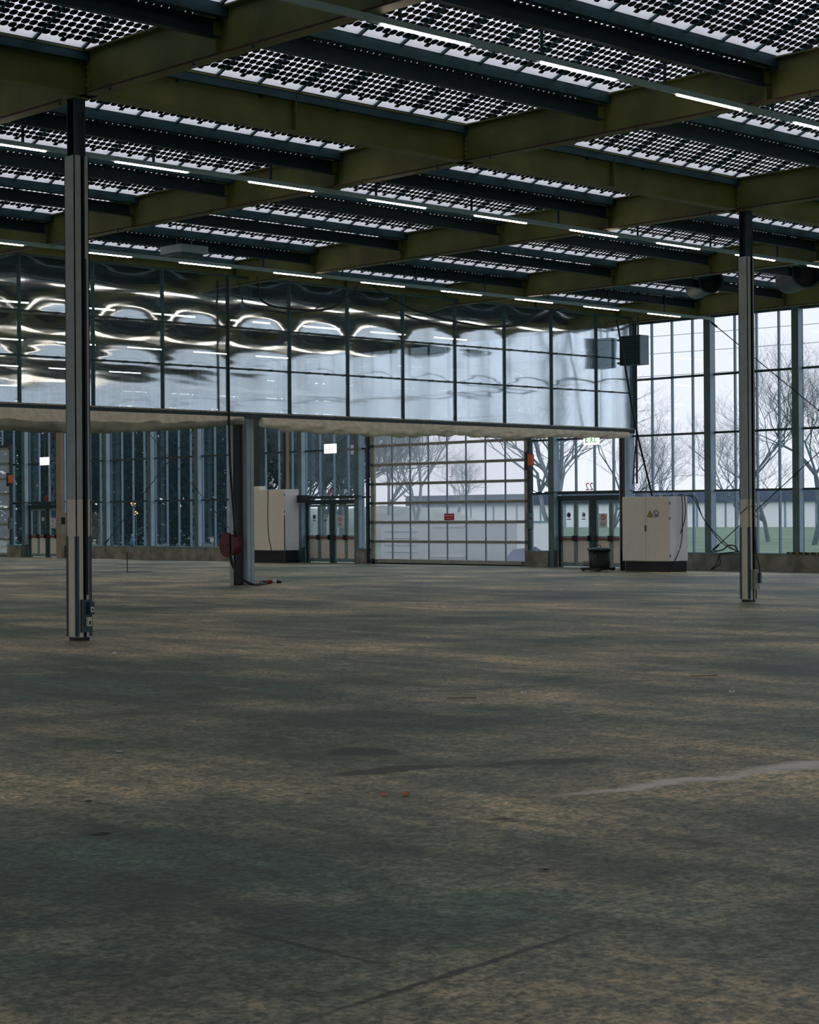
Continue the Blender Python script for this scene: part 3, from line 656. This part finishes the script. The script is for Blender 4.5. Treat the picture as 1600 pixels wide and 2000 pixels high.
# door operators
def operator(y, label):
    t = empty('door_operator', (45.55, y, 0), label, 'door motor', 'sectional door operators')
    MB().box(-.05, .04, -.03, .05, 1.2, 4.9, 'dark').build('shaft_cover', t)
    MB().box(-.16, .06, -.05, .12, 3.15, 3.75, 'black').build('gear_case', t)
    lab(MB().box(-.2, -.02, -.17, -.05, 3.30, 3.66, 'orange').build('motor_housing', t), 'orange red motor cap')
    MB().box(-.12, .05, -.06, .1, 1.25, 1.75, 'post').build('control_box', t)
    MB().tube([(-.05, -.1, 3.1), (-.05, -.12, 2.9), (-.05, -.12, 2.5), (-.05, -.3, 2.42), (-.05, -.5, 2.42)], .018, 'cable', 6).build('supply_cable', t)
    MB().tube([(-.12, -.12, 1.58), (-.17, -.12, 1.58)], .04, 'darkred', 12).build('stop_button', t)
operator(41.98, 'orange capped motor and shaft at the right side of the central sectional door')
operator(73.55, 'orange capped motor beside the sectional door at the left edge')

# ------------------------------------------------------------------ exit signs
def exit_sign(y, z, label, mode, w_=.60, h_=.34):
    t = empty('exit_sign', (45.25, y, z), label, 'sign', 'emergency exit signs'); a = w_/2
    MB().box(-.03, .03, -a, a, 0, h_, 'sign').build('light_panel', t)
    g_ = MB(); x = -.034
    def q(ya, za, yb, zb, m_='green'): g_.face([(x, ya*a, za*h_), (x, yb*a, za*h_), (x, yb*a, zb*h_), (x, ya*a, zb*h_)], m_)
    if mode:
        q(.75, .2, .62, .8); q(.62, .2, .35, .3); q(.62, .5, .4, .58); q(.12, .2, .02, .62); q(-.05, .3, -.2, .7); q(-.2, .2, -.35, .3); q(-.45, .2, -.55, .75); q(-.55, .2, -.75, .28)
    else:
        q(.7, .25, .62, .75); q(.6, .25, .4, .32); q(.1, .35, .02, .7); q(-.35, .3, -.42, .72)
    g_.build('pictogram', t)
    MB().tube([(0, 0, h_), (0, 0, 7.55-z)], .01, 'wire', 6).build('hanger', t)
exit_sign(39.1, 3.88, 'lit white and green exit sign half hidden under the canvas, above right exit doors', True, .62, .36)
exit_sign(51.55, 3.98, 'glowing exit sign above the exit doors left of the sectional door', False, .62, .34)
exit_sign(70.35, 4.02, 'glowing exit sign above the far left exit doors', False, .66, .34)

# ------------------------------------------------------------------ cabinets
def cabinet(x, y0, y1, depth, z0, z1, label, split, signs, name='electric_cabinet'):
    t = empty(name, (x, y0, 0), label, 'cabinet', 'cream electric cabinets'); W = y1-y0
    MB().box(.02, depth, 0, W, z0, z1, 'white').build('body', t)  # whiter than the doors: window light on the side put into the colour
    for a, b2 in split:
        dd = MB().box(0, .02, a+.006, b2-.006, z0+.01, z1-.02, 'cream').build('door_leaf', t)
    MB().box(-.012, .02, 0, W, z0-.015, z0+.01, 'alu').build('bottom_edge', t)
    MB().box(.08, depth, .05, W-.05, 0, z0, 'black').build('void_block', t)  # black block paints the shade of the void under the raised cabinet
    for z in (z0+.15, (z0+z1)/2+.3, z1-.2): MB().box(.0, .03, -.012, .0, z-.04, z+.04, 'black').build('hinge', t)
    return t
c1 = cabinet(43.22, 34.40, 36.17, .84, .32, 2.20, 'cream double door electric cabinet with warning signs, at the window corner', ((0, .88), (.89, 1.77)), True)
lab(MB().box(-.03, .0, .86, .90, 1.18, 1.36, 'guard').box(-.035, -.03, .84, .93, 1.30, 1.32, 'guard').build('handle', c1), 'small grey lock handle')
sg = MB(); yy = .80; zz = 1.75
def tri(b, y, z, r, x, m_): b.face([(x, y-r, z-r*.8), (x, y+r, z-r*.8), (x, y, z+r)], m_)
tri(sg, .72, 1.69, .115, -.006, 'ink'); tri(sg, .72, 1.685, .085, -.009, 'yellow'); sg.face([(-.011, .73, 1.64), (-.011, .70, 1.69), (-.011, .715, 1.69), (-.011, .71, 1.735), (-.011, .74, 1.68), (-.011, .722, 1.68)], 'ink')
lab(sg.build('warning_sign', c1), 'yellow triangle with lightning bolt')
sg = MB(); sg.tube([(-.004, .50, 1.70), (-.006, .50, 1.70)], .105, 'ink', 24); sg.tube([(-.009, .50, 1.70), (-.010, .50, 1.70)], .083, 'paper', 24)
sg.face([(-.013, .575, 1.765), (-.013, .56, 1.78), (-.013, .425, 1.635), (-.013, .44, 1.62)], 'ink'); sg.face([(-.014, .53, 1.66), (-.014, .49, 1.70), (-.014, .47, 1.66), (-.014, .50, 1.63)], 'ink')
lab(sg.build('prohibition_sign', c1), 'dark ring prohibition sign')
tb = MB()
for q in (.2, .5, .9): tb.box(.3+q*.3, .42+q*.3, q, q+.12, 2.2, 2.24, 'guard')
tb.build('cable_gland', c1)
c2 = cabinet(44.3, 53.05, 55.1, .70, .47, 2.70, 'tall cream cabinet over a shaded void behind the blue grey column', ((.0, 2.05),), False)
MB().box(-.01, .02, -.03, -.005, 0, 1.75, 'guard').build('edge_bar', c2)
lab(MB().box(.62, .95, -.32, -.0, 2.20, 2.48, 'black').build('loudspeaker', c2), 'black box on bracket') 
dp = empty('air_duct', (44.7, 54.95, 2.7), 'dark green square duct rising from the tall cream cabinet', 'duct')
MB().box(0, .24, -.0, .32, .14, 5.2, 'dark').build('shaft', dp); MB().box(-.03, .28, -.04, .36, 0, .14, 'cream').build('collar', dp)
# tan flat post and white tube left of middle exit doors
tpo = empty('tan_post', (45.0, 53.72, 0), 'narrow tan post with cables between the tall cabinet and exit doors', 'post')
MB().box(0, .12, 0, .10, .5, 7.3, 'wood').build('board', tpo); MB().box(-.02, .02, .06, .14, .9, 7.3, 'cable').build('cable_run', tpo); MB().box(-.05, .06, .1, .22, .55, 1.1, 'alu').build('tube_cover', tpo)
# wall box left
wx = empty('distribution_box', (45.15, 67.62, 0), 'pale wall distribution box on the beige panel left of the nearest column', 'wall box')
MB().box(0, .03, 0.05, 1.25, .55, 1.95, 'wood').build('back_board', wx)
MB().box(-.25, 0, .25, .95, 1.05, 1.85, 'alu').build('box_body', wx); MB().box(-.27, -.25, .62, .9, 1.45, 1.75, 'black').build('screen', wx)
bw = empty('beige_post', (45.2, 69.0, 0), 'beige flat post right of the far left exit doors', 'post')
MB().box(0, .14, .0, .38, 0, 7.4, 'wood').build('board', bw)

# ------------------------------------------------------------------ heater, ceiling unit, ducts
ht = empty('fan_heater', (43.0, 35.28, 6.07), 'hanging louvred fan heater by the corner of the window wall', 'heater')
MB().box(.03, .42, 0, .76, 0, .86, 'mull').build('casing', ht)
fr = MB().box(0, .03, 0, .76, 0, .03, 'dark').box(0, .03, 0, .76, .83, .86, 'dark').box(0, .03, 0, .03, 0, .86, 'dark').box(0, .03, .73, .76, 0, .86, 'dark').box(.025, .03, .03, .73, .03, .83, 'black'); fr.build('front_frame', ht)
for i in range(12):
    z = .05+i*.065; MB().face([(.0, .03, z), (.0, .73, z), (.028, .73, z+.045), (.028, .03, z+.045)], 'rail').box(-.002, .004, .03, .73, z-.003, z+.003, 'rail').build('slat', ht)
for y in (.2, .5): MB().box(.18, .22, y, y+.04, .86, 1.4, 'dark').build('hanger', ht)
for z in (.08, .76): MB().tube([(.1, .76, z), (.1, .92, z)], .03, 'dark', 8).build('pipe_stub', ht)
MB().tube([(.2, .3, 0), (.2, .3, -1.9), (.25, .5, -3.5)], .02, 'cable', 6).build('supply_cable', ht)
cu_ = empty('ceiling_heater', (24.12, 32.10, 7.22), 'flat grey radiant unit hung under the roof, left of centre', 'heater')
cu_.rotation_euler = (0, 0, 0)
MB().box(-.36, .36, -.36, .36, 0, .16, 'trunk').build('housing', cu_); MB().box(-.28, .28, -.28, .28, -.05, 0, 'rail').build('underside_grille', cu_)
for x in (-.2, .2): MB().tube([(x, 0, .16), (x, 0, .8)], .01, 'wire', 6).build('hanger', cu_)
def duct(x, y, z, r, label):
    t = empty('round_duct', (x, y, z), label, 'duct', 'round ventilation ducts by the facade'); b = MB(); n_ = 28; k1 = b.mid('dark'); k2 = b.mid('black'); R = [(r, 0), (r+.04, -.0), (r+.04, .05), (r, .05), (r, 1.6)]
    d = Vector((.62, .78, 0)).normalized(); u = Vector((-d.y, d.x, 0)); v = Vector((0, 0, 1))
    for rr, s_ in R+[(r-.02, 1.6), (r-.02, .0)]:
        for j in range(n_): a = 2*math.pi*j/n_; b.v.append(tuple(d*s_+u*rr*math.cos(a)+v*rr*math.sin(a)))
    for i in range(6):
        for j in range(n_): a = i*n_+j; a2 = i*n_+(j+1) % n_; b.f.append((a, a2, a2+n_, a+n_)); b.mi.append(k1)
    b.build('casing', t, True)
    MB().tube([tuple(d*.35), tuple(d*.4)], r-.02, 'black', 20).build('damper', t)
    for s_ in (.3, 1.3): MB().tube([tuple(d*s_+v*r), tuple(d*s_+v*(r+.35))], .01, 'wire', 6).build('hanger', t)
duct(40.0, 30.4, 7.80, .30, 'left one of two dark round ducts above the window wall, beside the right column')
duct(40.0, 27.4, 7.72, .36, 'right one of two dark round ducts, at the right photo edge')

# ------------------------------------------------------------------ cables, reel, small things
def cable(name, pts, r, label, cat='cable', m_='cable', group=None):
    P = [Vector(p) for p in pts]; Q = []
    for i in range(len(P)-1):
        p0, p1, p2, p3 = P[max(i-1, 0)], P[i], P[i+1], P[min(i+2, len(P)-1)]
        for s_ in range(7):
            t = s_/7; Q.append(.5*((2*p1)+(p2-p0)*t+(2*p0-5*p1+4*p2-p3)*t*t+(3*p1-p0-3*p2+p3)*t**3))
    Q.append(P[-1]); o = Vector(Q[0]); b = MB().tube([q-o for q in Q], r, m_, 7).build(name, None, True, o); return tag(b, label, cat, group)
cable('swag_cable', [(29.2, 35.9, 7.55), (29.35, 35.9, 6.95), (30.3, 35.9, 6.83), (31.6, 35.9, 6.95), (32.5, 35.9, 7.6)], .028, 'black cable swagging in front of the mirror film, left loop')
cable('swag_cable', [(33.0, 35.9, 7.62), (34.3, 35.9, 7.15), (36.2, 35.9, 6.88), (38.2, 35.9, 6.92), (40.4, 35.9, 7.6)], .028, 'long black cable swagging in front of the mirror film, right loop')
cable('hanging_cable', [(28.42, 36.1, 7.45), (28.43, 36.1, 5), (28.46, 36.1, 3), (28.62, 36.1, 1.2)], .032, 'thick black cable hanging from the roof down to the red reel')
cable('hanging_cable', [(42.0, 35.3, 7.3), (42.35, 35.3, 6), (42.8, 35.3, 4.3), (43.3, 35.3, 2.9), (43.55, 35.3, 2.22)], .03, 'slack black cable falling to the top of the right cream cabinet')
cable('hanging_cable', [(43.95, 36.2, 7.4), (43.95, 36.2, 4), (43.95, 36.2, 2.6)], .03, 'straight black cable beside the corner column')
cable('hanging_cable', [(41.5, 50.6, 5), (41.5, 50.55, 3), (41.45, 50.5, 1.3), (41.4, 50.25, .5)], .016, 'thin double cable hanging in front of the tall cream cabinet')
cable('hanging_cable', [(38.64, 58.6, 7.6), (38.64, 58.6, 2.4), (38.64, 58.6, .22)], .012, 'thin cable hanging left of the nearest column, red plug at its end')
tag(MB().tube([(0, 0, .0), (0, 0, .14), (0, 0, .22)], [.05, .045, .015], 'darkred', 10).box(-.02, .08, -.02, .02, -.01, .03, 'darkred').build('power_plug', None, False, (38.64, 58.6, .02)), 'dark red plug touching the floor left of the nearest column', 'plug')
for q in (0, .12):
    cable('cabinet_cable', [(43.75+q, 34.5, 2.22), (43.7+q, 34.33, 2.2), (43.7+q, 34.3, 1.6), (43.68, 34.33+q, .9), (43.5, 34.36+q, .45), (43.3-q, 34.5, .03)], .014, 'dark cable draped over the right side of the cream cabinet to the floor' if q == 0 else 'second dark cable down the right side of the cream cabinet')
    cable('cabinet_cable', [(44.1+q, 34.5, 2.22), (44.2+q, 34.3, 2.15), (44.6, 34.2, 1.5), (45.2, 34.05-q, .85), (45.42, 33.6, .57), (45.44, 33.2-q, .57), (45.42, 34.2, .5), (45.38, 34.35-q, .2), (45.2, 34.45, .02)], .014, 'dark cable looping from cabinet top to the kerb' if q == 0 else 'second dark cable looping from the cabinet to the kerb')
cable('kerb_cable', [(45.35, 34.45, .56), (45.35, 34.1, .62), (45.35, 33.9, .75), (45.35, 33.65, .72), (45.35, 33.55, .56)], .02, 'bundle of dark cable lying on the kerb at the facade post')
# reel on the partition column
rl = empty('cable_reel', (28.93, 36.74, 1.00), 'dark red cable reel fixed left of the blue grey column', 'reel')
MB().tube([(-.05, 0, 0), (.10, 0, 0)], .30, 'darkred', 28).build('drum', rl); MB().tube([(-.08, 0, 0), (-.05, 0, 0)], .31, 'darkred', 28).build('flange', rl); MB().tube([(.10, 0, 0), (.13, 0, 0)], .31, 'darkred', 28).build('flange', rl)
MB().tube([(-.1, 0, 0), (.35, -.1, 0)], .03, 'guard', 8).build('axle', rl)
cable('floor_cable', [(28.78, 36.5, .75), (28.85, 36.4, .35), (29.0, 36.15, .08), (29.3, 36.1, .03), (29.6, 36.3, .10), (29.8, 36.45, .05), (29.85, 36.5, .03)], .022, 'black cable from the reel lying at the foot of the blue grey column')
cable('floor_cable', [(28.74, 36.52, .8), (28.78, 36.45, .5), (28.9, 36.25, .2), (29.1, 36.0, .03), (29.4, 36.05, .03), (29.8, 36.4, .03)], .022, 'second black cable from the reel looping on the floor')
pl = empty('plug_coupler', (29.92, 36.5, .05), 'red and white plug couplers lying on floor by the blue grey column', 'plug')
MB().tube([(-.08, .03, 0), (.06, -.02, .01), (.12, -.05, .02)], [.05, .055, .04], 'red', 10).build('red_plug', pl); MB().tube([(.12, -.06, .02), (.20, -.12, .02)], [.045, .05], 'paper', 10).build('white_collar', pl); MB().tube([(.20, -.12, .02), (.30, -.18, 0)], [.045, .03], 'black', 10).build('black_plug', pl)
# vacuum drum
vc = empty('drum_vacuum', (43.15, 37.0, 0), 'black drum vacuum with lid handle standing at the right exit doors', 'vacuum')
VX = 0
MB().tube([(0, 0, .1), (0, 0, .14), (0, 0, .62)], [.30, .31, .335], 'black', 24).build('drum', vc, True)
MB().tube([(0, 0, .62), (0, 0, .64), (0, 0, .68), (0, 0, .70)], [.37, .38, .36, .2], 'guard', 24).build('lid', vc)
MB().tube([(-.06, -.1, .69), (-.07, -.1, .77), (-.07, .1, .77), (-.06, .1, .69)], .014, 'black', 6).build('lid_handle', vc)
MB().box(-.42, .3, -.36, .38, .03, .11, 'black').build('trolley', vc)
for a, b2 in ((-.36, -.3), (-.36, .32), (.25, -.3), (.25, .32)): MB().tube([(a, b2-.02, .05), (a, b2+.02, .05)], .05, 'black', 10).build('castor', vc)
lab(MB().tube([(-.24, .25, .22), (-.38, .34, .24)], [.08, .06], 'alu', 10).build('motor', vc), 'bare metal motor nozzle')
lab(MB().box(-.345, -.325, -.16, -.13, .30, .46, 'rail').box(-.345, -.325, -.08, -.05, .30, .46, 'rail').box(-.345, -.325, -.16, -.05, .44, .47, 'rail').build('latch', vc), 'grey latch')
# bottle on kerb and thin stake
bt = empty('bottle', (45.1, 65.1, 0), 'clear blue bottle standing on a thin stake at the left opening', 'bottle')
bt.location = (34.1, 48.4, 0)
st = tag(MB().tube([(0, 0, 0), (0, 0, .62)], .014, 'cable', 6).box(0, .9, -.01, .01, 0, .01, 'cable').build('stake', None, False, (34.1, 48.4, 0)), 'thin dark stake standing on the floor in the left opening', 'stake')
bt.location = (45.48, 64.2, .53)
MB().tube([(0, 0, 0), (0, 0, .25), (0, 0, .36), (0, 0, .45)], [.09, .09, .03, .03], 'bottle', 12).build('body', bt, True); MB().tube([(0, 0, .45), (0, 0, .5)], .035, 'white', 10).build('cap', bt)
bt['label'] = 'blue plastic bottle on the kerb ledge in the left opening'
# floor bits
def bit(x, y, sx, sy, m_, name, label, cat, grp=None, rz=0, curl=.01):
    b = MB(); b.face([(-sx, -sy*.3, .004), (-sx*.3, -sy, .006), (sx*.5, -sy*.6, .004+curl), (sx, 0, .004), (sx*.4, sy*.7, .004+curl), (-sx*.4, sy, .005)], m_)
    o = b.build(name, None, False, (x, y, .001)); o.rotation_euler = (0, 0, rz); return tag(o, label, cat, grp)
bit(7.63, 8.23, .038, .028, 'leaf', 'fallen_leaf', 'dry orange leaf on the floor, left of the pair', 'leaf', 'dry leaves on the floor', .4)
bit(7.71, 8.14, .036, .026, 'leaf', 'fallen_leaf', 'dry orange leaf on the floor, right of the pair', 'leaf', 'dry leaves on the floor', -.3, .02)
tag(MB().tube([(0, 0, 0), (.035, -.03, 0)], .007, 'paper', 8).build('cigarette_butt', None, False, (7.73, 11.12, .008)), 'white stub on the floor in the left foreground', 'litter')
DB = 'dark flat scraps on the foreground floor'
for x, y, a, b2, r, lb in ((5.66, 8.3, .075, .018, -.8, 'dark flat scrap at the left foreground, longest of the scraps'), (6.27, 9.31, .03, .02, -.8, 'small dark scrap above the long one at left'), (6.52, 5.95, .035, .014, -.6, 'dark scrap right of centre in the foreground'), (7.45, 7.12, .10, .010, -.72, 'thin dark splinter below the dark stain'), (7.33, 8.6, .06, .010, -.72, 'thin dark splinter left of the two leaves'), (11.9, 11.6, .06, .02, -.8, 'dark scrap on the middle floor')):
    bit(x, y, a, b2, 'black', 'floor_scrap', lb, 'litter', DB, r, .004)
WB = 'tiny pale crumbs on the floor'
for x, y, lb in ((16.07, 20.63, 'tiny white crumb right of the nearest column foot'), (13.39, 19.28, 'pale crumb below the nearest column foot'), (14.27, 10.64, 'crumpled white scrap at the right on the middle floor'), (12.9, 12.0, 'pale splinter right of centre on the floor'), (17.9, 18.4, 'tiny white crumb in the middle of the floor')):
    bit(x, y, .035, .03, 'paper', 'floor_crumb', lb, 'litter', WB, .5, .03)
for x, y, lb in ((12.1, 12.2, 'straw coloured splinter in the middle of the floor'), (15.45, 12.03, 'reddish splinter on the right middle floor')):
    tag(MB().tube([(0, 0, .006), (.22, -.16, .006)], .006, 'wood', 6).build('wood_splinter', None, False, (x, y, 0)), lb, 'litter')
for i, (x, y) in enumerate(((41.2, 64.4), (40.4, 62.6))): pass

# ------------------------------------------------------------------ outdoors
def bare_tree(x, y, H, label, mt='bark', seed=1, spread=1.0, levels=6, name='bare_tree', group='bare trees outside the facade', nb=3, trunk=.13):
    rnd = random.Random(seed); b = MB(); t = empty(name, (x, y, -.1), label, 'tree', group); tr = MB()
    def grow(p, d, L, r, lv):
        pts = [p]; q = p; dd = d.copy(); N = 3 if lv > 1 else 2
        for s_ in range(N):
            dd = (dd+Vector((rnd.uniform(-.22, .22), rnd.uniform(-.22, .22), rnd.uniform(-.10, .16)))).normalized(); q = q+dd*L/N; pts.append(q)
        (tr if lv == levels else b).tube(pts, [r*(1-.45*i/N) for i in range(N+1)], mt, 5 if lv > levels-2 else 3, False)
        if lv == 0: return
        for i in range(nb if lv < levels else nb+2):
            k_ = rnd.uniform(.3, 1) if i else 1
            o = pts[min(N, max(1, int(k_*N+.5)))]; ax = Vector((rnd.uniform(-1, 1), rnd.uniform(-1, 1), rnd.uniform(-.25, .75)))*spread
            grow(o, (dd*.75+ax*.8).normalized(), L*rnd.uniform(.62, .84), r*.54, lv-1)
    grow(Vector((0, 0, 0)), Vector((rnd.uniform(-.06, .06), rnd.uniform(-.06, .06), 1)), H*.28, trunk*H/8, levels)
    tr.build('trunk', t); b.build('branches', t)
    return t
def ground_at(px, X, dx=0):                 # Y on plane X along a line of sight azimuth
    az = YAW-math.atan((px-800)/F_PX); return X*math.tan(az)
TL = [
 (1068, 60, 12, 'pale trunked tree just outside, right of the sectional door', 'barkp', 11, 1.05, 6, 3, .15),
 (1190, 74, 11, 'bare tree seen through glass above the right exit doors', 'bark', 12, 1.1, 6, 3, .07),
 (1290, 92, 9.0, 'low spreading bare tree seen above the cream cabinet', 'barkp', 13, 1.1, 6, 3, .09),
 (1500, 100, 14.5, 'tall bare tree right of the right clad column', 'bark', 14, 1.0, 6, 3, .09),
 (1590, 90, 14.5, 'big bare tree at the right photo edge', 'bark', 15, 1.0, 6, 3, .10),
 (1440, 110, 10, 'pale bare tree behind the right clad column', 'barkp', 16, 1.1, 6, 3, .09),
 (806, 84, 13.5, 'forked bare tree seen through the middle of the sectional door', 'barkp', 17, .9, 6, 3, .10),
 (760, 90, 13.5, 'bare tree seen through the left panes of the sectional door', 'barkp', 18, .9, 6, 3, .10),
 (890, 105, 10, 'faint distant bare tree behind the red mirrored letter', 'barkp', 19, 1.0, 6, 3, .09),
 (670, 74, 13, 'dense dark bare tree behind the exit doors left of the sectional door', 'bark', 20, 1.0, 6, 4, .17),
 (630, 80, 14, 'second dense bare tree behind the glowing middle exit sign', 'bark', 21, 1.0, 6, 4, .16),
 (580, 86, 14, 'dense bare tree behind the tall cream cabinet', 'bark', 22, 1.0, 6, 4, .16),
 (530, 84, 14, 'dense bare tree seen just right of the blue grey column', 'bark', 23, 1.0, 6, 4, .16),
 (600, 100, 15, 'distant dense bare tree filling gaps behind the cabinet', 'bark', 24, 1.0, 6, 4, .16),
 (440, 84, 14, 'dark bare tree seen just left of the blue grey column', 'bark', 26, 1.0, 6, 4, .17)]
for px, X, H, lb, mt, sd, sp, lv, nb, tk in TL: bare_tree(X, ground_at(px, X), H, lb, mt, sd, sp, 7 if nb == 3 else 6, nb=nb, trunk=tk)
def evergreen(x, y, H, R, label, seed):
    rnd = random.Random(seed); t = empty('evergreen_tree', (x, y, -.1), label, 'tree', 'dark evergreen trees behind the left opening'); b = MB()
    MB().tube([(0, 0, 0), (0, 0, H*.7)], [.25, .08], 'bark', 7).build('trunk', t)
    for i in range(2600):
        h_ = rnd.random()**.8; a = rnd.uniform(0, 6.28); r_ = R*(1-h_*.55)*(.55+.45*rnd.random()); z = .2+h_*(H-.2)
        c = Vector((math.cos(a)*r_, math.sin(a)*r_, z)); s_ = rnd.uniform(.15, .38); u = Vector((rnd.uniform(-1, 1), rnd.uniform(-1, 1), rnd.uniform(-1, .3))).normalized(); v = u.cross(Vector((rnd.uniform(-1, 1), rnd.uniform(-1, 1), .3))).normalized()
        b.face([c-u*s_, c+v*s_*.4, c+u*s_, c-v*s_*.4], 'ever')
    b.build('foliage', t)
for i, (px, X, H) in enumerate(((20, 66, 11), (62, 70, 13), (105, 66, 12), (150, 72, 13), (200, 66, 12), (245, 70, 13), (290, 66, 11.5), (335, 70, 12.5), (380, 67, 11), (425, 72, 12), (462, 80, 11), (130, 84, 15), (230, 86, 15), (330, 86, 15), (40, 86, 15))):
    evergreen(X, ground_at(px, X), H, 2.9 if X < 80 else 3.8, 'dark evergreen tree outside, %s' % ('at the far left edge', 'behind the far left exit sign', 'behind the far left exit doors', 'hidden mostly by the nearest column', 'just right of the nearest column', 'behind the bottle on the kerb', 'at the second post right of the nearest column', 'behind the crossing bracing rods', 'at the third post right of the nearest column', 'left of the hanging thick cable', 'beside the blue grey column', 'in the back row near the exit sign', 'in the back row, second', 'in the back row, right', 'in the back row, far left')[i], 50+i)
# grassy bank, sheds, long building
bk = MB(); k_ = bk.mid('bankgrass'); N = 26
for i in range(N+1):
    Y = 84+i*2.4
    g_ = min(1, i/4)
    for X, z in ((84, -.1), (87, 1.3+.2*math.sin(i*.9)), (90, 2.35+.15*math.sin(i*1.3)), (92, 2.3), (95, -.1)): bk.v.append((X+(i*.2), Y, -.1+(z+.1)*g_))
for i in range(N):
    for j in range(4): a = i*5+j; bk.f.append((a, a+1, a+6, a+5)); bk.mi.append(k_)
tag(bk.build('grass_bank', None, True), kind='structure', label='low grassy bank beyond the sectional door')
def shed(X, px0, px1, z1, label):
    Y1, Y0 = ground_at(px0, X), ground_at(px1, X); t = empty('storage_container', (X, Y0, -.05), label, 'container'); W = Y1-Y0
    MB().box(0, 2.4, 0, W, 0, z1, 'white').build('body', t); MB().box(-.03, 2.45, -.03, W+.03, z1, z1+.06, 'mull').build('roof_edge', t)
    for a in (.36, .60): MB().box(-.03, 0, W*a, W*a+.05, .1, z1-.12, 'paper').build('door_frame', t)
    MB().box(-.03, 0, W*.36, W*.60, z1-.17, z1-.12, 'paper').box(-.03, 0, W*.36, W*.60, .08, .12, 'paper').build('door_frame', t)
    for q in range(4): MB().box(-.02, 0, W*.72, W*.97, .25+q*.28, .27+q*.28, 'mull').build('slat', t)
shed(53.5, 744, 1010, 1.45, 'low white container with door outlines seen through the sectional door')
tarp = MB(); tarp.face([(0, 0, 0), (0, 1.5, 0), (.4, 1.3, .5), (.4, .2, .6)], 'tarp'); tarp.face([(.4, .2, .6), (.4, 1.3, .5), (1.4, 1.4, 0), (1.4, 0, 0)], 'tarp'); tarp.face([(0, 0, 0), (.4, .2, .6), (1.4, 0, 0)], 'tarp'); tarp.face([(0, 1.5, 0), (1.4, 1.4, 0), (.4, 1.3, .5)], 'tarp')
tag(tarp.build('tarp_cover', None, False, (49.0, ground_at(1040, 49.0), -.03)), 'violet blue tarp mound outside the lower right door panes', 'tarp')
lb_ = empty('long_building', (215, 60, -.1), 'long low white building with dark roof beyond the grass at right', 'building'); 
MB().box(0, 12, -25, 165, 0, 3.5, 'white').build('wall', lb_); MB().box(-.6, 12.6, -25.6, 165.6, 3.5, 5.2, 'navy').build('roof', lb_)
rib_me = MB().box(-.06, 0, 0, .3, 0, 3.5, 'mull').mesh('wall_rib')
for q in range(38): put('wall_rib', rib_me, lb_, (0, -24+q*5, 0))
# amber lights in the yard at left
for i, (px, z, lb2) in enumerate(((262, 2.45, 'upper cluster of amber lamps outside the left opening'), (266, 1.95, 'lower cluster of amber lamps outside the left opening'))):
    X = 58; t = empty('amber_lamps', (X, ground_at(px, X), z), lb2, 'lamp', 'amber lamps outside')
    MB().box(-.02, .02, -.02, .02, -z-.04, 0, 'guard').build('stand', t)
    for dy, dz in ((-.14, .0), (0, .08), (.1, -.06), (.2, .03)):
        MB().tube([(-.05, dy, dz), (-.01, dy, dz)], .035, 'amber', 10).build('bulb', t)
# overhead wires
for i, z in enumerate((13.2, 15.0, 16.4, 17.6)):
    cable('overhead_wire', [(120, -40, z+1.5), (120, 60, z-.6), (120, 200, z+1.5)], .022, ('lowest', 'second lowest', 'second highest', 'highest')[i]+' overhead wire across the sky at right', 'wire', 'wire', 'overhead wires outside')

for y, lb2 in ((-40, 'steel pole carrying the overhead wires, right end'), (200, 'steel pole carrying the overhead wires, left end')):
    t = empty('wire_pole', (120, y, -.08), lb2, 'pole', 'poles of the overhead wires')
    MB().tube([(0, 0, 0), (0, 0, 20)], [.3, .15], 'wire', 10).build('shaft', t)
    for z in (14.7, 16.5, 17.9, 19.1): MB().box(-1, 1, -.06, .06, z, z+.12, 'wire').build('cross_arm', t)
